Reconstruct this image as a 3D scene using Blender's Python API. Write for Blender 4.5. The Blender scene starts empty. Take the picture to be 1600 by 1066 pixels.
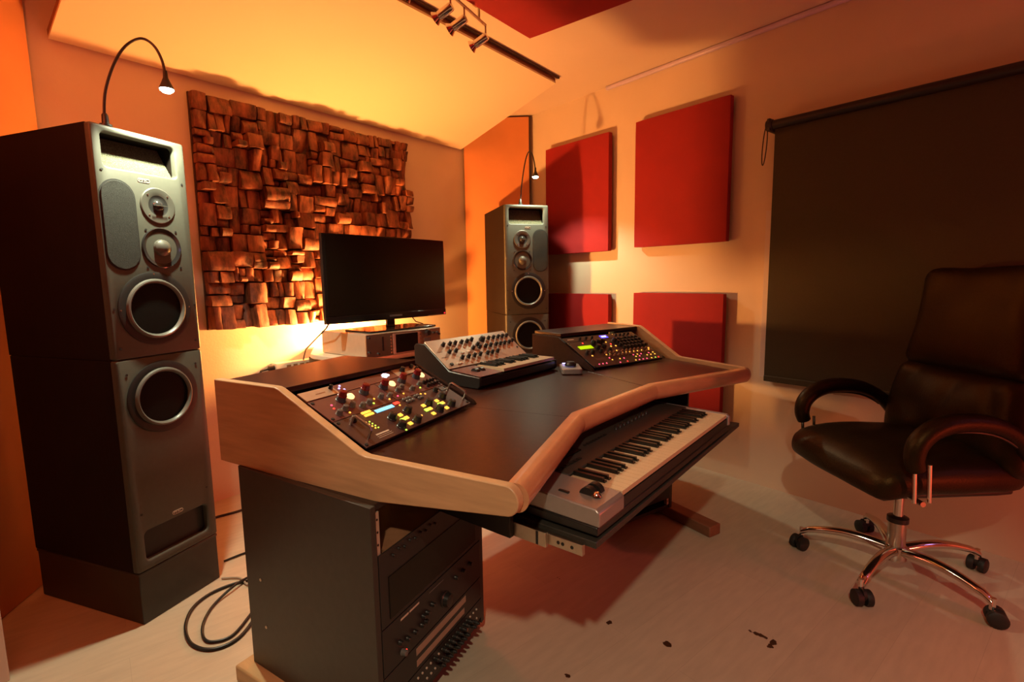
import bpy, bmesh, math, random
from mathutils import Vector, Matrix, noise
SC = bpy.context.scene
C = SC.collection
R = math.radians
random.seed(7)

# ------------------------------------------------------------------ camera
def make_camera():
    cam = bpy.data.cameras.new('camera'); o = bpy.data.objects.new('camera', cam); C.objects.link(o)
    cam.sensor_width = 36.0; cam.lens = 796.0 / 1600 * 36; cam.clip_start = 0.02
    yaw, pitch, roll = R(51.6), R(6.95), R(0.85)
    h = Vector((math.sin(yaw), math.cos(yaw), 0)); right = Vector((math.cos(yaw), -math.sin(yaw), 0))
    fwd = h * math.cos(pitch) - Vector((0, 0, 1)) * math.sin(pitch)
    up = h * math.sin(pitch) + Vector((0, 0, 1)) * math.cos(pitch)
    r2 = right * math.cos(roll) - up * math.sin(roll)
    u2 = right * math.sin(roll) + up * math.cos(roll)
    m = Matrix((r2, u2, -fwd)).transposed().to_4x4()
    m.translation = (0, 0, 1.16)
    o.matrix_world = m
    SC.camera = o
make_camera()

# ------------------------------------------------------------------ view, world, large lights
vs = SC.view_settings
vs.view_transform = 'Standard'; vs.look = 'None'; vs.gamma = 1.0; vs.exposure = 0.0
vs.use_curve_mapping = False
w = bpy.data.worlds.new('world'); SC.world = w; w.use_nodes = True
w.node_tree.nodes['Background'].inputs[0].default_value = (0.02, 0.008, 0.005, 1)
w.node_tree.nodes['Background'].inputs[1].default_value = 1.0

def light(name, kind, loc, color, energy, size=0.1, target=None, **kw):
    d = bpy.data.lights.new(name, kind); o = bpy.data.objects.new(name, d); C.objects.link(o)
    d.color = color; d.energy = energy; o.location = loc
    if kind == 'AREA': d.size = size
    else: d.shadow_soft_size = size
    for k, v in kw.items(): setattr(d, k, v)
    if target is not None:
        o.rotation_euler = (Vector(target) - Vector(loc)).to_track_quat('-Z', 'Y').to_euler()
    return o
# amber uplight hidden behind the television, low lamp and ceiling spot in the part of the room behind the camera, violet leak far right
light('amber_uplight', 'POINT', (1.82, 2.70, 0.87), (1.0, 0.40, 0.10), 146, 0.04)
light('low_red_lamp', 'POINT', (1.70, -1.75, 0.50), (1.0, 0.12, 0.06), 34, 0.06)
light('side_red_lamp', 'POINT', (0.08, 1.75, 1.90), (1.0, 0.14, 0.04), 15, 0.08)
light('red_glow_behind_desk', 'POINT', (1.45, 1.92, 0.50), (1.0, 0.12, 0.06), 9, 0.08)
light('ceiling_spot', 'SPOT', (-0.50, -0.27, 2.30), (1.0, 0.82, 0.54), 92, 0.04, target=(1.1, 0.35, 0.0), spot_size=R(54), spot_blend=0.40)
light('violet_leak', 'AREA', (2.12, -2.2, 1.7), (0.55, 0.35, 1.0), 1.5, 0.25, target=(2.75, 1.0, 1.4))

# ------------------------------------------------------------------ materials
def mat(name, col, rough=0.5, metal=0.0, var=0.0, scale=20, stretch=None, bump=0.0, bscale=None, spec=None, coat=0.0, emit=None, estr=0.0, col2=None):
    m = bpy.data.materials.new(name); m.use_nodes = True
    nt = m.node_tree; b = nt.nodes['Principled BSDF']
    b.inputs['Base Color'].default_value = (*col, 1); b.inputs['Roughness'].default_value = rough
    b.inputs['Metallic'].default_value = metal
    if spec is not None: b.inputs['Specular IOR Level'].default_value = spec
    if coat: b.inputs['Coat Weight'].default_value = coat; b.inputs['Coat Roughness'].default_value = 0.15
    if emit: b.inputs['Emission Color'].default_value = (*emit, 1); b.inputs['Emission Strength'].default_value = estr
    if var or bump:
        tc = nt.nodes.new('ShaderNodeTexCoord'); mp = nt.nodes.new('ShaderNodeMapping')
        if stretch: mp.inputs['Scale'].default_value = stretch
        nt.links.new(tc.outputs['Object'], mp.inputs[0])
        n = nt.nodes.new('ShaderNodeTexNoise'); n.inputs['Scale'].default_value = scale; n.inputs['Detail'].default_value = 6
        nt.links.new(mp.outputs[0], n.inputs['Vector'])
        if var:
            r = nt.nodes.new('ShaderNodeValToRGB')
            c2 = col2 or tuple(max(0, c * (1 - var)) for c in col)
            r.color_ramp.elements[0].color = (*c2, 1); r.color_ramp.elements[1].color = (*[min(1, c * (1 + var * 0.5)) for c in col], 1)
            r.color_ramp.elements[0].position = 0.3; r.color_ramp.elements[1].position = 0.7
            nt.links.new(n.outputs[0], r.inputs[0]); nt.links.new(r.outputs[0], b.inputs['Base Color'])
        if bump:
            n2 = nt.nodes.new('ShaderNodeTexNoise'); n2.inputs['Scale'].default_value = bscale or scale; n2.inputs['Detail'].default_value = 4
            nt.links.new(mp.outputs[0], n2.inputs['Vector'])
            bp = nt.nodes.new('ShaderNodeBump'); bp.inputs['Strength'].default_value = bump; bp.inputs['Distance'].default_value = 0.01
            nt.links.new(n2.outputs[0], bp.inputs['Height']); nt.links.new(bp.outputs[0], b.inputs['Normal'])
    return m

M = {}
M['wall'] = mat('wall_paint', (0.72, 0.59, 0.44), 0.75, var=0.05, scale=2.5, bump=0.06, bscale=90)
M['ceil'] = mat('ceiling_paint', (0.72, 0.60, 0.46), 0.8, var=0.04, scale=2, bump=0.04, bscale=80)
M['cloud'] = mat('cream_cloth', (0.78, 0.66, 0.46), 0.85, bump=0.05, bscale=300)
M['orange'] = mat('orange_cloth', (0.72, 0.27, 0.09), 0.85, var=0.06, scale=5, bump=0.05, bscale=300)
M['dark_edge'] = mat('dark_board_edge', (0.06, 0.03, 0.02), 0.7, var=0.2)
M['brown_edge'] = mat('brown_board_edge', (0.30, 0.13, 0.06), 0.7, var=0.2)
M['redcloth'] = mat('red_cloth', (0.30, 0.006, 0.008), 0.85, var=0.08, scale=6, bump=0.12, bscale=320)
M['panelback'] = mat('panel_back_board', (0.28, 0.16, 0.09), 0.8, var=0.2)
M['beech'] = mat('beech_veneer', (0.58, 0.36, 0.19), 0.38, var=0.16, scale=4, stretch=(6, 1.2, 14), bump=0.02)
M['beech_edge'] = mat('beech_lacquered_edge', (0.60, 0.28, 0.14), 0.25, var=0.1, scale=5, stretch=(3, 3, 9), coat=0.4)
M['laminate'] = mat('black_brown_laminate', (0.040, 0.012, 0.008), 0.30, var=0.3, scale=60, bump=0.02, bscale=500, spec=0.35)
M['cheekboard'] = mat('matt_brown_board', (0.030, 0.012, 0.008), 0.7, var=0.2, scale=40, spec=0.12)
M['black'] = mat('black_paint', (0.016, 0.014, 0.012), 0.45, var=0.2, scale=30)
M['blackboard'] = mat('black_melamine', (0.035, 0.031, 0.025), 0.42, var=0.15, scale=50, bump=0.02, bscale=400)
M['speaker'] = mat('speaker_black_paint', (0.030, 0.028, 0.022), 0.40, var=0.1, scale=40, bump=0.04, bscale=600)
M['speakerside'] = mat('speaker_side_veneer', (0.009, 0.005, 0.003), 0.6, var=0.3, scale=8, stretch=(8, 8, 1), spec=0.2)
M['baffle'] = mat('speaker_grey_baffle', (0.077, 0.076, 0.061), 0.5, var=0.06, scale=60, bump=0.02, bscale=500, spec=0.3)
M['rubber'] = mat('black_rubber', (0.012, 0.011, 0.010), 0.6, var=0.1)
M['coneflat'] = mat('woven_cone', (0.006, 0.006, 0.005), 0.7, var=0.3, scale=200, spec=0.12)
M['surround'] = mat('grey_rubber_surround', (0.13, 0.13, 0.115), 0.35, var=0.05)
M['foam'] = mat('grey_foam', (0.020, 0.020, 0.016), 0.9, var=0.6, scale=330, stretch=(1, 1, 2.5), bump=0.35, bscale=420)
M['foamlight'] = mat('pale_foam', (0.11, 0.105, 0.06), 0.95, var=0.7, scale=260, bump=0.6, bscale=300)
M['ring'] = mat('grey_metal_ring', (0.085, 0.082, 0.068), 0.45, 0.1, var=0.05)
M['dome'] = mat('glossy_dome', (0.03, 0.03, 0.03), 0.15, 0.2, var=0.05)
M['chrome'] = mat('chrome', (0.72, 0.66, 0.60), 0.12, 1.0, var=0.03)
M['steel'] = mat('brushed_steel', (0.55, 0.48, 0.40), 0.32, 1.0, var=0.08, scale=60)
M['alu'] = mat('silver_paint', (0.52, 0.42, 0.33), 0.38, 0.35, var=0.05, scale=50)
M['silverkb'] = mat('silver_plastic', (0.40, 0.35, 0.33), 0.33, 0.5, var=0.04, scale=60)
M['kbpanel'] = mat('dark_grey_plastic', (0.05, 0.042, 0.036), 0.4, 0.1, var=0.04, scale=60)
M['leather'] = mat('black_leather', (0.012, 0.007, 0.003), 0.42, var=0.3, scale=12, bump=0.12, bscale=160, spec=0.30)
M['leather'].node_tree.nodes['Principled BSDF'].inputs['Specular Tint'].default_value = (1.0, 0.55, 0.22, 1)  # gold of the lit highlights put into the sheen colour
M['plastic'] = mat('black_plastic', (0.018, 0.016, 0.015), 0.35, var=0.1)
M['screen'] = mat('dark_screen', (0.010, 0.008, 0.005), 0.22, var=0.05, spec=0.3)
M['gloss'] = mat('gloss_black_bezel', (0.014, 0.011, 0.010), 0.12, var=0.05)
M['white_key'] = mat('ivory_key', (0.62, 0.47, 0.30), 0.3, var=0.03)
M['black_key'] = mat('black_key', (0.010, 0.009, 0.008), 0.28, var=0.05)
M['redbrown'] = mat('maroon_panel', (0.16, 0.055, 0.05), 0.4, var=0.06, scale=40)
M['darkpanel'] = mat('dark_maroon_panel', (0.07, 0.028, 0.024), 0.42, var=0.06, scale=40)
M['redknob'] = mat('red_knob_cap', (0.20, 0.006, 0.008), 0.3, var=0.05)
M['blueknob'] = mat('blue_grey_knob', (0.06, 0.075, 0.10), 0.4, var=0.05)
M['greyknob'] = mat('grey_knob', (0.13, 0.12, 0.11), 0.45, var=0.05)
M['ink'] = mat('pale_lettering', (0.60, 0.50, 0.40), 0.5, var=0.02)
M['label'] = mat('paper_strip', (0.32, 0.25, 0.18), 0.7, var=0.1, scale=30)
M['blind'] = mat('dark_blind_cloth', (0.048, 0.039, 0.016), 0.8, var=0.08, scale=150, bump=0.06, bscale=500)
M['frame'] = mat('white_window_frame', (0.75, 0.66, 0.60), 0.5, var=0.03)
M['darkwall'] = mat('dark_brown_wall', (0.14, 0.08, 0.06), 0.8, var=0.05)
M['violet_streak'] = mat('painted_violet_streak', (0.62, 0.52, 0.70), 0.35, var=0.03)  # violet light put into the strip's colour
M['glass'] = mat('night_glass', (0.01, 0.01, 0.012), 0.05, var=0.02)
M['whiteplastic'] = mat('white_plastic', (0.75, 0.66, 0.52), 0.45, var=0.03)
M['cable'] = mat('black_cable', (0.012, 0.011, 0.010), 0.45, var=0.1)
M['greycable'] = mat('grey_cable', (0.42, 0.36, 0.28), 0.5, var=0.05)
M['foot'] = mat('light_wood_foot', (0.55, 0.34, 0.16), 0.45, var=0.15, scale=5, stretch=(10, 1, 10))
M['gold'] = mat('gold_dial', (0.62, 0.36, 0.10), 0.35, 0.15, var=0.05)
def led(name, col, s): return mat(name, col, 0.4, emit=col, estr=s)
M['led_y'] = led('led_yellow', (1.0, 0.55, 0.07), 1.3)
M['led_o'] = led('led_amber', (1.0, 0.42, 0.06), 1.6)
M['led_g'] = led('led_green', (0.55, 0.95, 0.10), 1.2)
M['led_r'] = led('led_red', (1.0, 0.05, 0.03), 1.6)
M['led_m'] = led('led_magenta', (1.0, 0.10, 0.22), 1.4)
M['led_b'] = led('led_blue', (0.45, 0.42, 1.0), 2.5)
M['led_deep'] = led('led_deep_blue', (0.06, 0.05, 1.0), 2.5)
M['lamp_glow'] = led('lit_meter', (1.0, 0.55, 0.22), 2.2)
M['logo_glow'] = led('lit_badge', (0.80, 0.85, 1.0), 2.2)
M['lcd_blue'] = led('lit_blue_display', (0.25, 0.68, 0.95), 0.9)
M['lcd_green'] = led('lit_green_display', (0.42, 0.80, 0.0), 0.8)
M['bulb'] = led('lit_led_bulb', (1.0, 0.98, 0.85), 25)
M['standby'] = led('standby_light', (1.0, 0.03, 0.05), 1.0)

# dark burnt wood with a strong grain
def wood_mat():
    m = bpy.data.materials.new('rough_burnt_wood'); m.use_nodes = True; nt = m.node_tree; b = nt.nodes['Principled BSDF']
    tc = nt.nodes.new('ShaderNodeTexCoord'); oi = nt.nodes.new('ShaderNodeObjectInfo')
    n = nt.nodes.new('ShaderNodeTexNoise'); n.inputs['Scale'].default_value = 22; n.inputs['Detail'].default_value = 8; n.inputs['Roughness'].default_value = 0.65
    mp = nt.nodes.new('ShaderNodeMapping'); mp.inputs['Scale'].default_value = (1.0, 1.0, 0.35)
    nt.links.new(tc.outputs['Object'], mp.inputs[0]); nt.links.new(mp.outputs[0], n.inputs['Vector'])
    r = nt.nodes.new('ShaderNodeValToRGB'); e = r.color_ramp.elements
    e[0].position = 0.36; e[0].color = (0.028, 0.006, 0.003, 1); e[1].position = 0.72; e[1].color = (0.40, 0.115, 0.045, 1)
    nt.links.new(n.outputs[0], r.inputs[0]); nt.links.new(r.outputs[0], b.inputs['Base Color'])
    bp = nt.nodes.new('ShaderNodeBump'); bp.inputs['Strength'].default_value = 0.5; bp.inputs['Distance'].default_value = 0.008
    nt.links.new(n.outputs[0], bp.inputs['Height']); nt.links.new(bp.outputs[0], b.inputs['Normal'])
    b.inputs['Roughness'].default_value = 0.6
    return m
M['wood'] = wood_mat()

# pale laminate floor: faint boards, grain, and four chips where the surface has peeled
def floor_mat():
    m = bpy.data.materials.new('pale_laminate_floor'); m.use_nodes = True; nt = m.node_tree; b = nt.nodes['Principled BSDF']
    L = nt.links.new; N = nt.nodes.new
    tc = N('ShaderNodeTexCoord'); mp = N('ShaderNodeMapping'); mp.inputs['Rotation'].default_value = (0, 0, R(12))
    L(tc.outputs['Object'], mp.inputs[0])
    br = N('ShaderNodeTexBrick'); br.inputs['Scale'].default_value = 1.0
    br.inputs['Brick Width'].default_value = 1.25; br.inputs['Row Height'].default_value = 0.19; br.inputs['Mortar Size'].default_value = 0.0007
    br.inputs['Color1'].default_value = (0.60, 0.52, 0.39, 1); br.inputs['Color2'].default_value = (0.56, 0.485, 0.365, 1); br.inputs['Mortar'].default_value = (0.50, 0.43, 0.325, 1)
    L(mp.outputs[0], br.inputs['Vector'])
    mp2 = N('ShaderNodeMapping'); mp2.inputs['Scale'].default_value = (3, 14, 1); L(mp.outputs[0], mp2.inputs[0])
    n = N('ShaderNodeTexNoise'); n.inputs['Scale'].default_value = 3; n.inputs['Detail'].default_value = 6; L(mp2.outputs[0], n.inputs['Vector'])
    mr = N('ShaderNodeMapRange'); mr.inputs[1].default_value = 0.3; mr.inputs[2].default_value = 0.7; mr.inputs[3].default_value = 0.92; mr.inputs[4].default_value = 1.04
    L(n.outputs[0], mr.inputs[0])
    mx = N('ShaderNodeMixRGB'); mx.blend_type = 'MULTIPLY'; mx.inputs[0].default_value = 1
    L(br.outputs[0], mx.inputs[1]); L(mr.outputs[0], mx.inputs[2])
    last = mx.outputs[0]
    n2 = N('ShaderNodeTexNoise'); n2.inputs['Scale'].default_value = 45; n2.inputs['Detail'].default_value = 3; L(tc.outputs['Object'], n2.inputs['Vector'])
    for (x, y, rad, sx, sy) in ((1.451, 0.744, 0.018, 1, 1.6), (1.467, 0.556, 0.020, 1.6, 1), (1.685, 0.332, 0.022, 2.2, 0.55), (1.664, 0.29, 0.018, 0.5, 1.8), (1.164, 0.737, 0.015, 1.4, 1), (1.56, 1.02, 0.008, 1, 1)):
        s = N('ShaderNodeVectorMath'); s.operation = 'SUBTRACT'; s.inputs[1].default_value = (x, y, 0); L(tc.outputs['Object'], s.inputs[0])
        k = N('ShaderNodeVectorMath'); k.operation = 'MULTIPLY'; k.inputs[1].default_value = (sx, sy, 0); L(s.outputs[0], k.inputs[0])
        ln = N('ShaderNodeVectorMath'); ln.operation = 'LENGTH'; L(k.outputs[0], ln.inputs[0])
        ad = N('ShaderNodeMath'); ad.operation = 'MULTIPLY_ADD'; ad.inputs[1].default_value = -0.055; L(n2.outputs[0], ad.inputs[0]); L(ln.outputs['Value'], ad.inputs[2])
        lt = N('ShaderNodeMath'); lt.operation = 'LESS_THAN'; lt.inputs[1].default_value = rad - 0.032; L(ad.outputs[0], lt.inputs[0])
        q = N('ShaderNodeMixRGB'); q.inputs[2].default_value = (0.06, 0.025, 0.012, 1); L(lt.outputs[0], q.inputs[0]); L(last, q.inputs[1]); last = q.outputs[0]
    L(last, b.inputs['Base Color']); b.inputs['Roughness'].default_value = 0.42
    return m
M['floor'] = floor_mat()

# ------------------------------------------------------------------ mesh helpers
class G:
    def __init__(s): s.bm = bmesh.new()
    def box(s, c, d, rz=0, mtx=None):
        m = Matrix.Translation(c) @ Matrix.Rotation(rz, 4, 'Z') @ Matrix.Diagonal((*d, 1))
        if mtx: m = mtx @ m
        bmesh.ops.create_cube(s.bm, size=1, matrix=m); return s
    def b2(s, x0, x1, y0, y1, z0, z1): return s.box(((x0 + x1) / 2, (y0 + y1) / 2, (z0 + z1) / 2), (x1 - x0, y1 - y0, z1 - z0))
    def cyl(s, p0, p1, r0, r1=None, seg=16):
        return s.tube([p0, p1], [r0, r0 if r1 is None else r1], seg)
    def tube(s, pts, rad, seg=10, closed=False):
        pts = [Vector(p) for p in pts]; n = len(pts)
        if not hasattr(rad, '__len__'): rad = [rad] * n
        rings = []; prev = None
        for i, p in enumerate(pts):
            if closed: t = pts[(i + 1) % n] - pts[i - 1]
            else: t = pts[min(i + 1, n - 1)] - pts[max(i - 1, 0)]
            t.normalize()
            if prev is None:
                a = Vector((0, 0, 1)) if abs(t.z) < 0.9 else Vector((1, 0, 0))
                u = t.cross(a).normalized()
            else:
                u = (prev - t * prev.dot(t)).normalized()
            prev = u; v = t.cross(u)
            rings.append([s.bm.verts.new(p + (u * math.cos(2 * math.pi * k / seg) + v * math.sin(2 * math.pi * k / seg)) * rad[i]) for k in range(seg)])
        m = n if closed else n - 1
        for i in range(m):
            A, B = rings[i], rings[(i + 1) % n]
            for k in range(seg): s.bm.faces.new((A[k], A[(k + 1) % seg], B[(k + 1) % seg], B[k]))
        if not closed:
            s.bm.faces.new(rings[0][::-1]); s.bm.faces.new(rings[-1])
        return s
    def lathe(s, prof, seg=24, mtx=None):
        rings = []
        for (r, z) in prof:
            if r < 1e-6:
                rings.append([s.bm.verts.new((0, 0, z))])
            else:
                rings.append([s.bm.verts.new((r * math.cos(2 * math.pi * k / seg), r * math.sin(2 * math.pi * k / seg), z)) for k in range(seg)])
        for A, B in zip(rings, rings[1:]):
            for k in range(seg):
                a, b_, c, d = A[k % len(A)], A[(k + 1) % len(A)], B[(k + 1) % len(B)], B[k % len(B)]
                f = []
                for v in (a, b_, c, d):
                    if v not in f: f.append(v)
                if len(f) > 2:
                    try: s.bm.faces.new(f)
                    except ValueError: pass
        if mtx:
            vs_ = [v for r_ in rings for v in r_]
            bmesh.ops.transform(s.bm, matrix=mtx, verts=vs_)
        return s
    def prism(s, pts, ext):
        ext = Vector(ext); A = [s.bm.verts.new(p) for p in pts]; B = [s.bm.verts.new(Vector(p) + ext) for p in pts]; n = len(A)
        s.bm.faces.new(A[::-1]); s.bm.faces.new(B)
        for i in range(n): s.bm.faces.new((A[i], A[(i + 1) % n], B[(i + 1) % n], B[i]))
        return s
    def frame(s, outer, inner, y0, y1):
        # ring between two closed outlines (same count) in the x-z plane, from y0 to y1
        n = len(outer)
        rg = [[s.bm.verts.new((p[0], y, p[1])) for p in L_] for (L_, y) in ((outer, y0), (inner, y0), (inner, y1), (outer, y1))]
        for a in range(4):
            A, B = rg[a], rg[(a + 1) % 4]
            for i in range(n): s.bm.faces.new((A[i], A[(i + 1) % n], B[(i + 1) % n], B[i]))
        return s
    def grid_box(s, d, r, n, fn=None, mtx=None):
        """soft box: sub-divided, rounded by radius r, optional displacement fn(co)->co"""
        t = bmesh.new(); bmesh.ops.create_cube(t, size=2)
        bmesh.ops.subdivide_edges(t, edges=t.edges[:], cuts=n, use_grid_fill=True)
        hd = Vector(d) / 2
        rv = Vector([min(r, h * 0.999) for h in hd])
        for v in t.verts:
            p = Vector([v.co[i] * hd[i] for i in range(3)])
            c = Vector([max(-(hd[i] - rv[i]), min(hd[i] - rv[i], p[i])) for i in range(3)])
            q = p - c
            if q.length > 1e-9:
                qn = Vector([q[i] / rv[i] for i in range(3)])
                mxn = max(abs(x) for x in qn)
                qn = qn.normalized() * mxn
                q = Vector([qn[i] * rv[i] for i in range(3)])
            co = c + q
            v.co = fn(co) if fn else co
        if mtx: bmesh.ops.transform(t, matrix=mtx, verts=t.verts[:])
        me = bpy.data.meshes.new('t'); t.to_mesh(me); t.free(); s.bm.from_mesh(me); bpy.data.meshes.remove(me)
        return s
    def mesh(s, name, smooth=35):
        bm = s.bm
        bmesh.ops.recalc_face_normals(bm, faces=bm.faces[:])
        if smooth:
            for f in bm.faces: f.smooth = True
            for e in bm.edges:
                e.smooth = len(e.link_faces) == 2 and e.calc_face_angle(0) < R(smooth)
        me = bpy.data.meshes.new(name); bm.to_mesh(me); bm.free()
        return me
    def put(s, name, m, parent=None, bev=0.0, loc=None, rz=None, smooth=35, seg=2, mtx=None):
        me = s.mesh(name, smooth); me.materials.append(M[m] if isinstance(m, str) else m)
        o = bpy.data.objects.new(name, me); C.objects.link(o)
        if parent: o.parent = parent
        if loc: o.location = loc
        if rz: o.rotation_euler = (0, 0, rz)
        if mtx: o.matrix_local = mtx
        if bev:
            bv = o.modifiers.new('bevel', 'BEVEL'); bv.width = bev; bv.segments = seg; bv.limit_method = 'ANGLE'; bv.angle_limit = R(40)
        return o
def tag(o, label, cat, group=None):
    o['label'] = label; o['category'] = cat
    if group: o['group'] = group
    return o
def thing(name, label, cat, loc=(0, 0, 0), rz=0, group=None, mtx=None):
    o = bpy.data.objects.new(name, None); C.objects.link(o); o.empty_display_size = 0.05
    if mtx: o.matrix_world = mtx
    else: o.location = loc; o.rotation_euler = (0, 0, rz)
    return tag(o, label, cat, group)
def struct(o): o['kind'] = 'structure'; return o
def inst(me, name, parent, loc, rot=(0, 0, 0), sc=None):
    o = bpy.data.objects.new(name, me); C.objects.link(o); o.parent = parent; o.location = loc; o.rotation_euler = rot
    if sc: o.scale = sc
    return o
def mk(g, name, m, smooth=35):
    me = g.mesh(name, smooth); me.materials.append(M[m]); return me
def txt(name, s, size, m, parent, loc, rot, depth=0.0004, align='CENTER', shear=0.0, sx=1.0):
    cu = bpy.data.curves.new('t', 'FONT'); cu.body = s; cu.size = size; cu.extrude = depth; cu.align_x = align; cu.align_y = 'CENTER'; cu.shear = shear
    cu.resolution_u = 3
    o = bpy.data.objects.new('t', cu); C.objects.link(o)
    bpy.context.view_layer.update()
    me = bpy.data.meshes.new_from_object(o.evaluated_get(bpy.context.evaluated_depsgraph_get()))
    bpy.data.objects.remove(o); bpy.data.curves.remove(cu)
    me.materials.clear(); me.materials.append(M[m]); me.name = name
    o = inst(me, name, parent, loc, rot, (sx, 1, 1))
    return o
FR = (R(90), 0, 0)                          # text / lathe facing local -y
def capsule(x0, x1, z0, z1, n=10):
    """outline of an upright pill"""
    r = (x1 - x0) / 2; cx = (x0 + x1) / 2
    a = [(cx + r * math.cos(math.pi * k / n), z1 - r + r * math.sin(math.pi * k / n)) for k in range(n + 1)]
    b = [(cx - r * math.cos(math.pi * k / n), z0 + r - r * math.sin(math.pi * k / n)) for k in range(n + 1)]
    return a + b
def rrect(x0, x1, z0, z1, r, n=5):
    out = []
    for cx, cz, a0 in ((x1 - r, z1 - r, 0), (x0 + r, z1 - r, 90), (x0 + r, z0 + r, 180), (x1 - r, z0 + r, 270)):
        for k in range(n + 1):
            a = R(a0 + 90 * k / n); out.append((cx + r * math.cos(a), cz + r * math.sin(a)))
    return out

# ------------------------------------------------------------------ the room
CEIL = 2.416
RW = Matrix.Translation((3.447, 2.87, 0)) @ Matrix.Rotation(R(-101.73), 4, 'Z')     # right wall: local x along it towards the viewer, -y into the room
struct(G().b2(-1.7, 3.75, -2.7, 2.97, -0.06, 0).put('floor', 'floor', smooth=0))
struct(G().b2(-1.7, 3.75, -2.7, 2.97, CEIL, CEIL + 0.06).put('ceiling', 'ceil', smooth=0))
struct(G().b2(-1.7, 3.75, 2.87, 2.97, 0, CEIL).put('wall_back', 'wall', smooth=0))
g = G().b2(-0.02, 5.62, 0, 0.1, 0, CEIL); o = g.put('wall_right', 'wall', smooth=0); o.matrix_world = RW; struct(o)
struct(G().b2(-1.7, -1.6, -2.7, 2.97, 0, CEIL).put('wall_left', 'darkwall', smooth=0))
struct(G().b2(-1.7, 2.6, -2.7, -2.6, 0, CEIL).put('wall_front', 'darkwall', smooth=0))
struct(G().b2(0.105, 0.149, 2.035, 2.07, 0, CEIL).put('trim_1', 'frame', bev=0.003))
g = G().b2(1.20, 3.4, -0.028, -0.001, CEIL - 0.026, CEIL - 0.001); o = g.put('streak_strip', 'violet_streak', bev=0.008); o.matrix_world = RW; struct(o)  # streak of violet light along the ceiling joint, built as a pale strip

# window behind the blind on the right wall
wn = bpy.data.objects.new('window_1', None); C.objects.link(wn); wn.matrix_world = RW; wn['kind'] = 'structure'
g = G()
for (x0, x1, z0, z1) in ((2.292, 2.345, 0.62, 1.49), (3.90, 3.95, 0.62, 1.88), (2.345, 3.90, 0.62, 0.66), (2.345, 3.90, 1.84, 1.88), (3.10, 3.15, 0.66, 1.84)):
    g.b2(x0, x1, -0.045, 0.0, z0, z1)
g.put('window_frame', 'frame', wn)
G().b2(2.345, 3.90, -0.02, -0.008, 0.66, 1.84).put('pane', 'glass', wn)

# roller blind
t = thing('roller_blind', 'dark brown roller blind pulled down over the window on the right wall', 'blind', mtx=RW @ Matrix.Translation((2.32, 0, 0)))
G().tube([(0, -0.075, 1.905), (1.9, -0.075, 1.905)], 0.022, 16).put('roller_tube', 'black', t)
g = G()
def blind_fn(co): return Vector((co.x, co.y + 0.003 * math.sin(co.x * 5.1) * (1.9 - co.z) / 1.3, co.z))
g.grid_box((1.88, 0.004, 1.28), 0.001, 24)
for v in g.bm.verts: v.co = blind_fn(v.co + Vector((0.945, -0.062, 1.265)))
g.put('blind_cloth', 'blind', t)
G().b2(0.006, 1.884, -0.072, -0.054, 0.604, 0.634).put('hem_bar', 'blind', t, bev=0.003)
g = G().b2(-0.022, -0.006, -0.10, 0.0, 1.875, 1.935); g.cyl((-0.03, -0.075, 1.905), (0.0, -0.075, 1.905), 0.028, None, 16); g.put('bracket', 'black', t, bev=0.003)
pts = []
for k in range(24):
    a = 2 * math.pi * k / 24
    pts.append((-0.030 - 0.012 * (1 - math.cos(a)) * 0.5 - 0.010 * math.sin(a), -0.08, 1.81 + 0.095 * math.cos(a)))
G().tube(pts, 0.0026, 6, closed=True).put('pull_chain', 'black', t)

# red sound panels on the right wall
RP = 'red sound panels on the right wall'
for (s0, s1, z0, z1, lab) in ((0.655, 1.258, 1.338, 2.112, 'square red cloth sound panel, upper one nearer the corner speaker'),
                              (1.468, 2.084, 1.348, 2.121, 'square red cloth sound panel, upper one nearer the window blind'),
                              (0.662, 1.264, 0.275, 1.047, 'lower red cloth sound panel behind the right speaker, mostly hidden by the desk'),
                              (1.469, 2.082, 0.285, 1.060, 'lower red cloth sound panel right of the desk, beside the blind')):
    t = thing('sound_panel', lab, 'sound panel', mtx=RW @ Matrix.Translation((s0, 0, z0)), group=RP)
    w_, h_ = s1 - s0, z1 - z0
    G().grid_box((w_, 0.04, h_), 0.006, 10, mtx=Matrix.Translation((w_ / 2, -0.035, h_ / 2))).put('cloth_cover', 'redcloth', t)
    G().b2(0.015, w_ - 0.015, -0.018, 0.0, 0.015, h_ - 0.015).put('backing_frame', 'panelback', t)

# orange corner boards standing across the two back corners
def corner_board(x0, y0, x1, y1, z1, lab):
    a = math.atan2(y1 - y0, x1 - x0); L_ = math.hypot(x1 - x0, y1 - y0)
    t = thing('corner_board', lab, 'corner panel', (x0, y0, 0), a, 'orange corner boards')
    G().b2(0, L_, 0.004, 0.03, 0.0, z1).put('board', 'brown_edge', t)
    G().b2(0.004, L_ - 0.006, -0.004, 0.004, 0.002, z1 - 0.004).put('cloth_face', 'orange', t, bev=0.002)
    if x0 > 1: G().b2(L_ - 0.006, L_, -0.006, 0.006, 0, z1).put('edge_strip', 'dark_edge', t)
corner_board(3.020, 2.850, 3.325, 2.430, 2.405, 'orange board standing across the corner behind the right speaker')
corner_board(0.172, 2.440, 0.505, 2.840, 2.395, 'orange board standing across the corner behind the left speaker')

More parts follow.
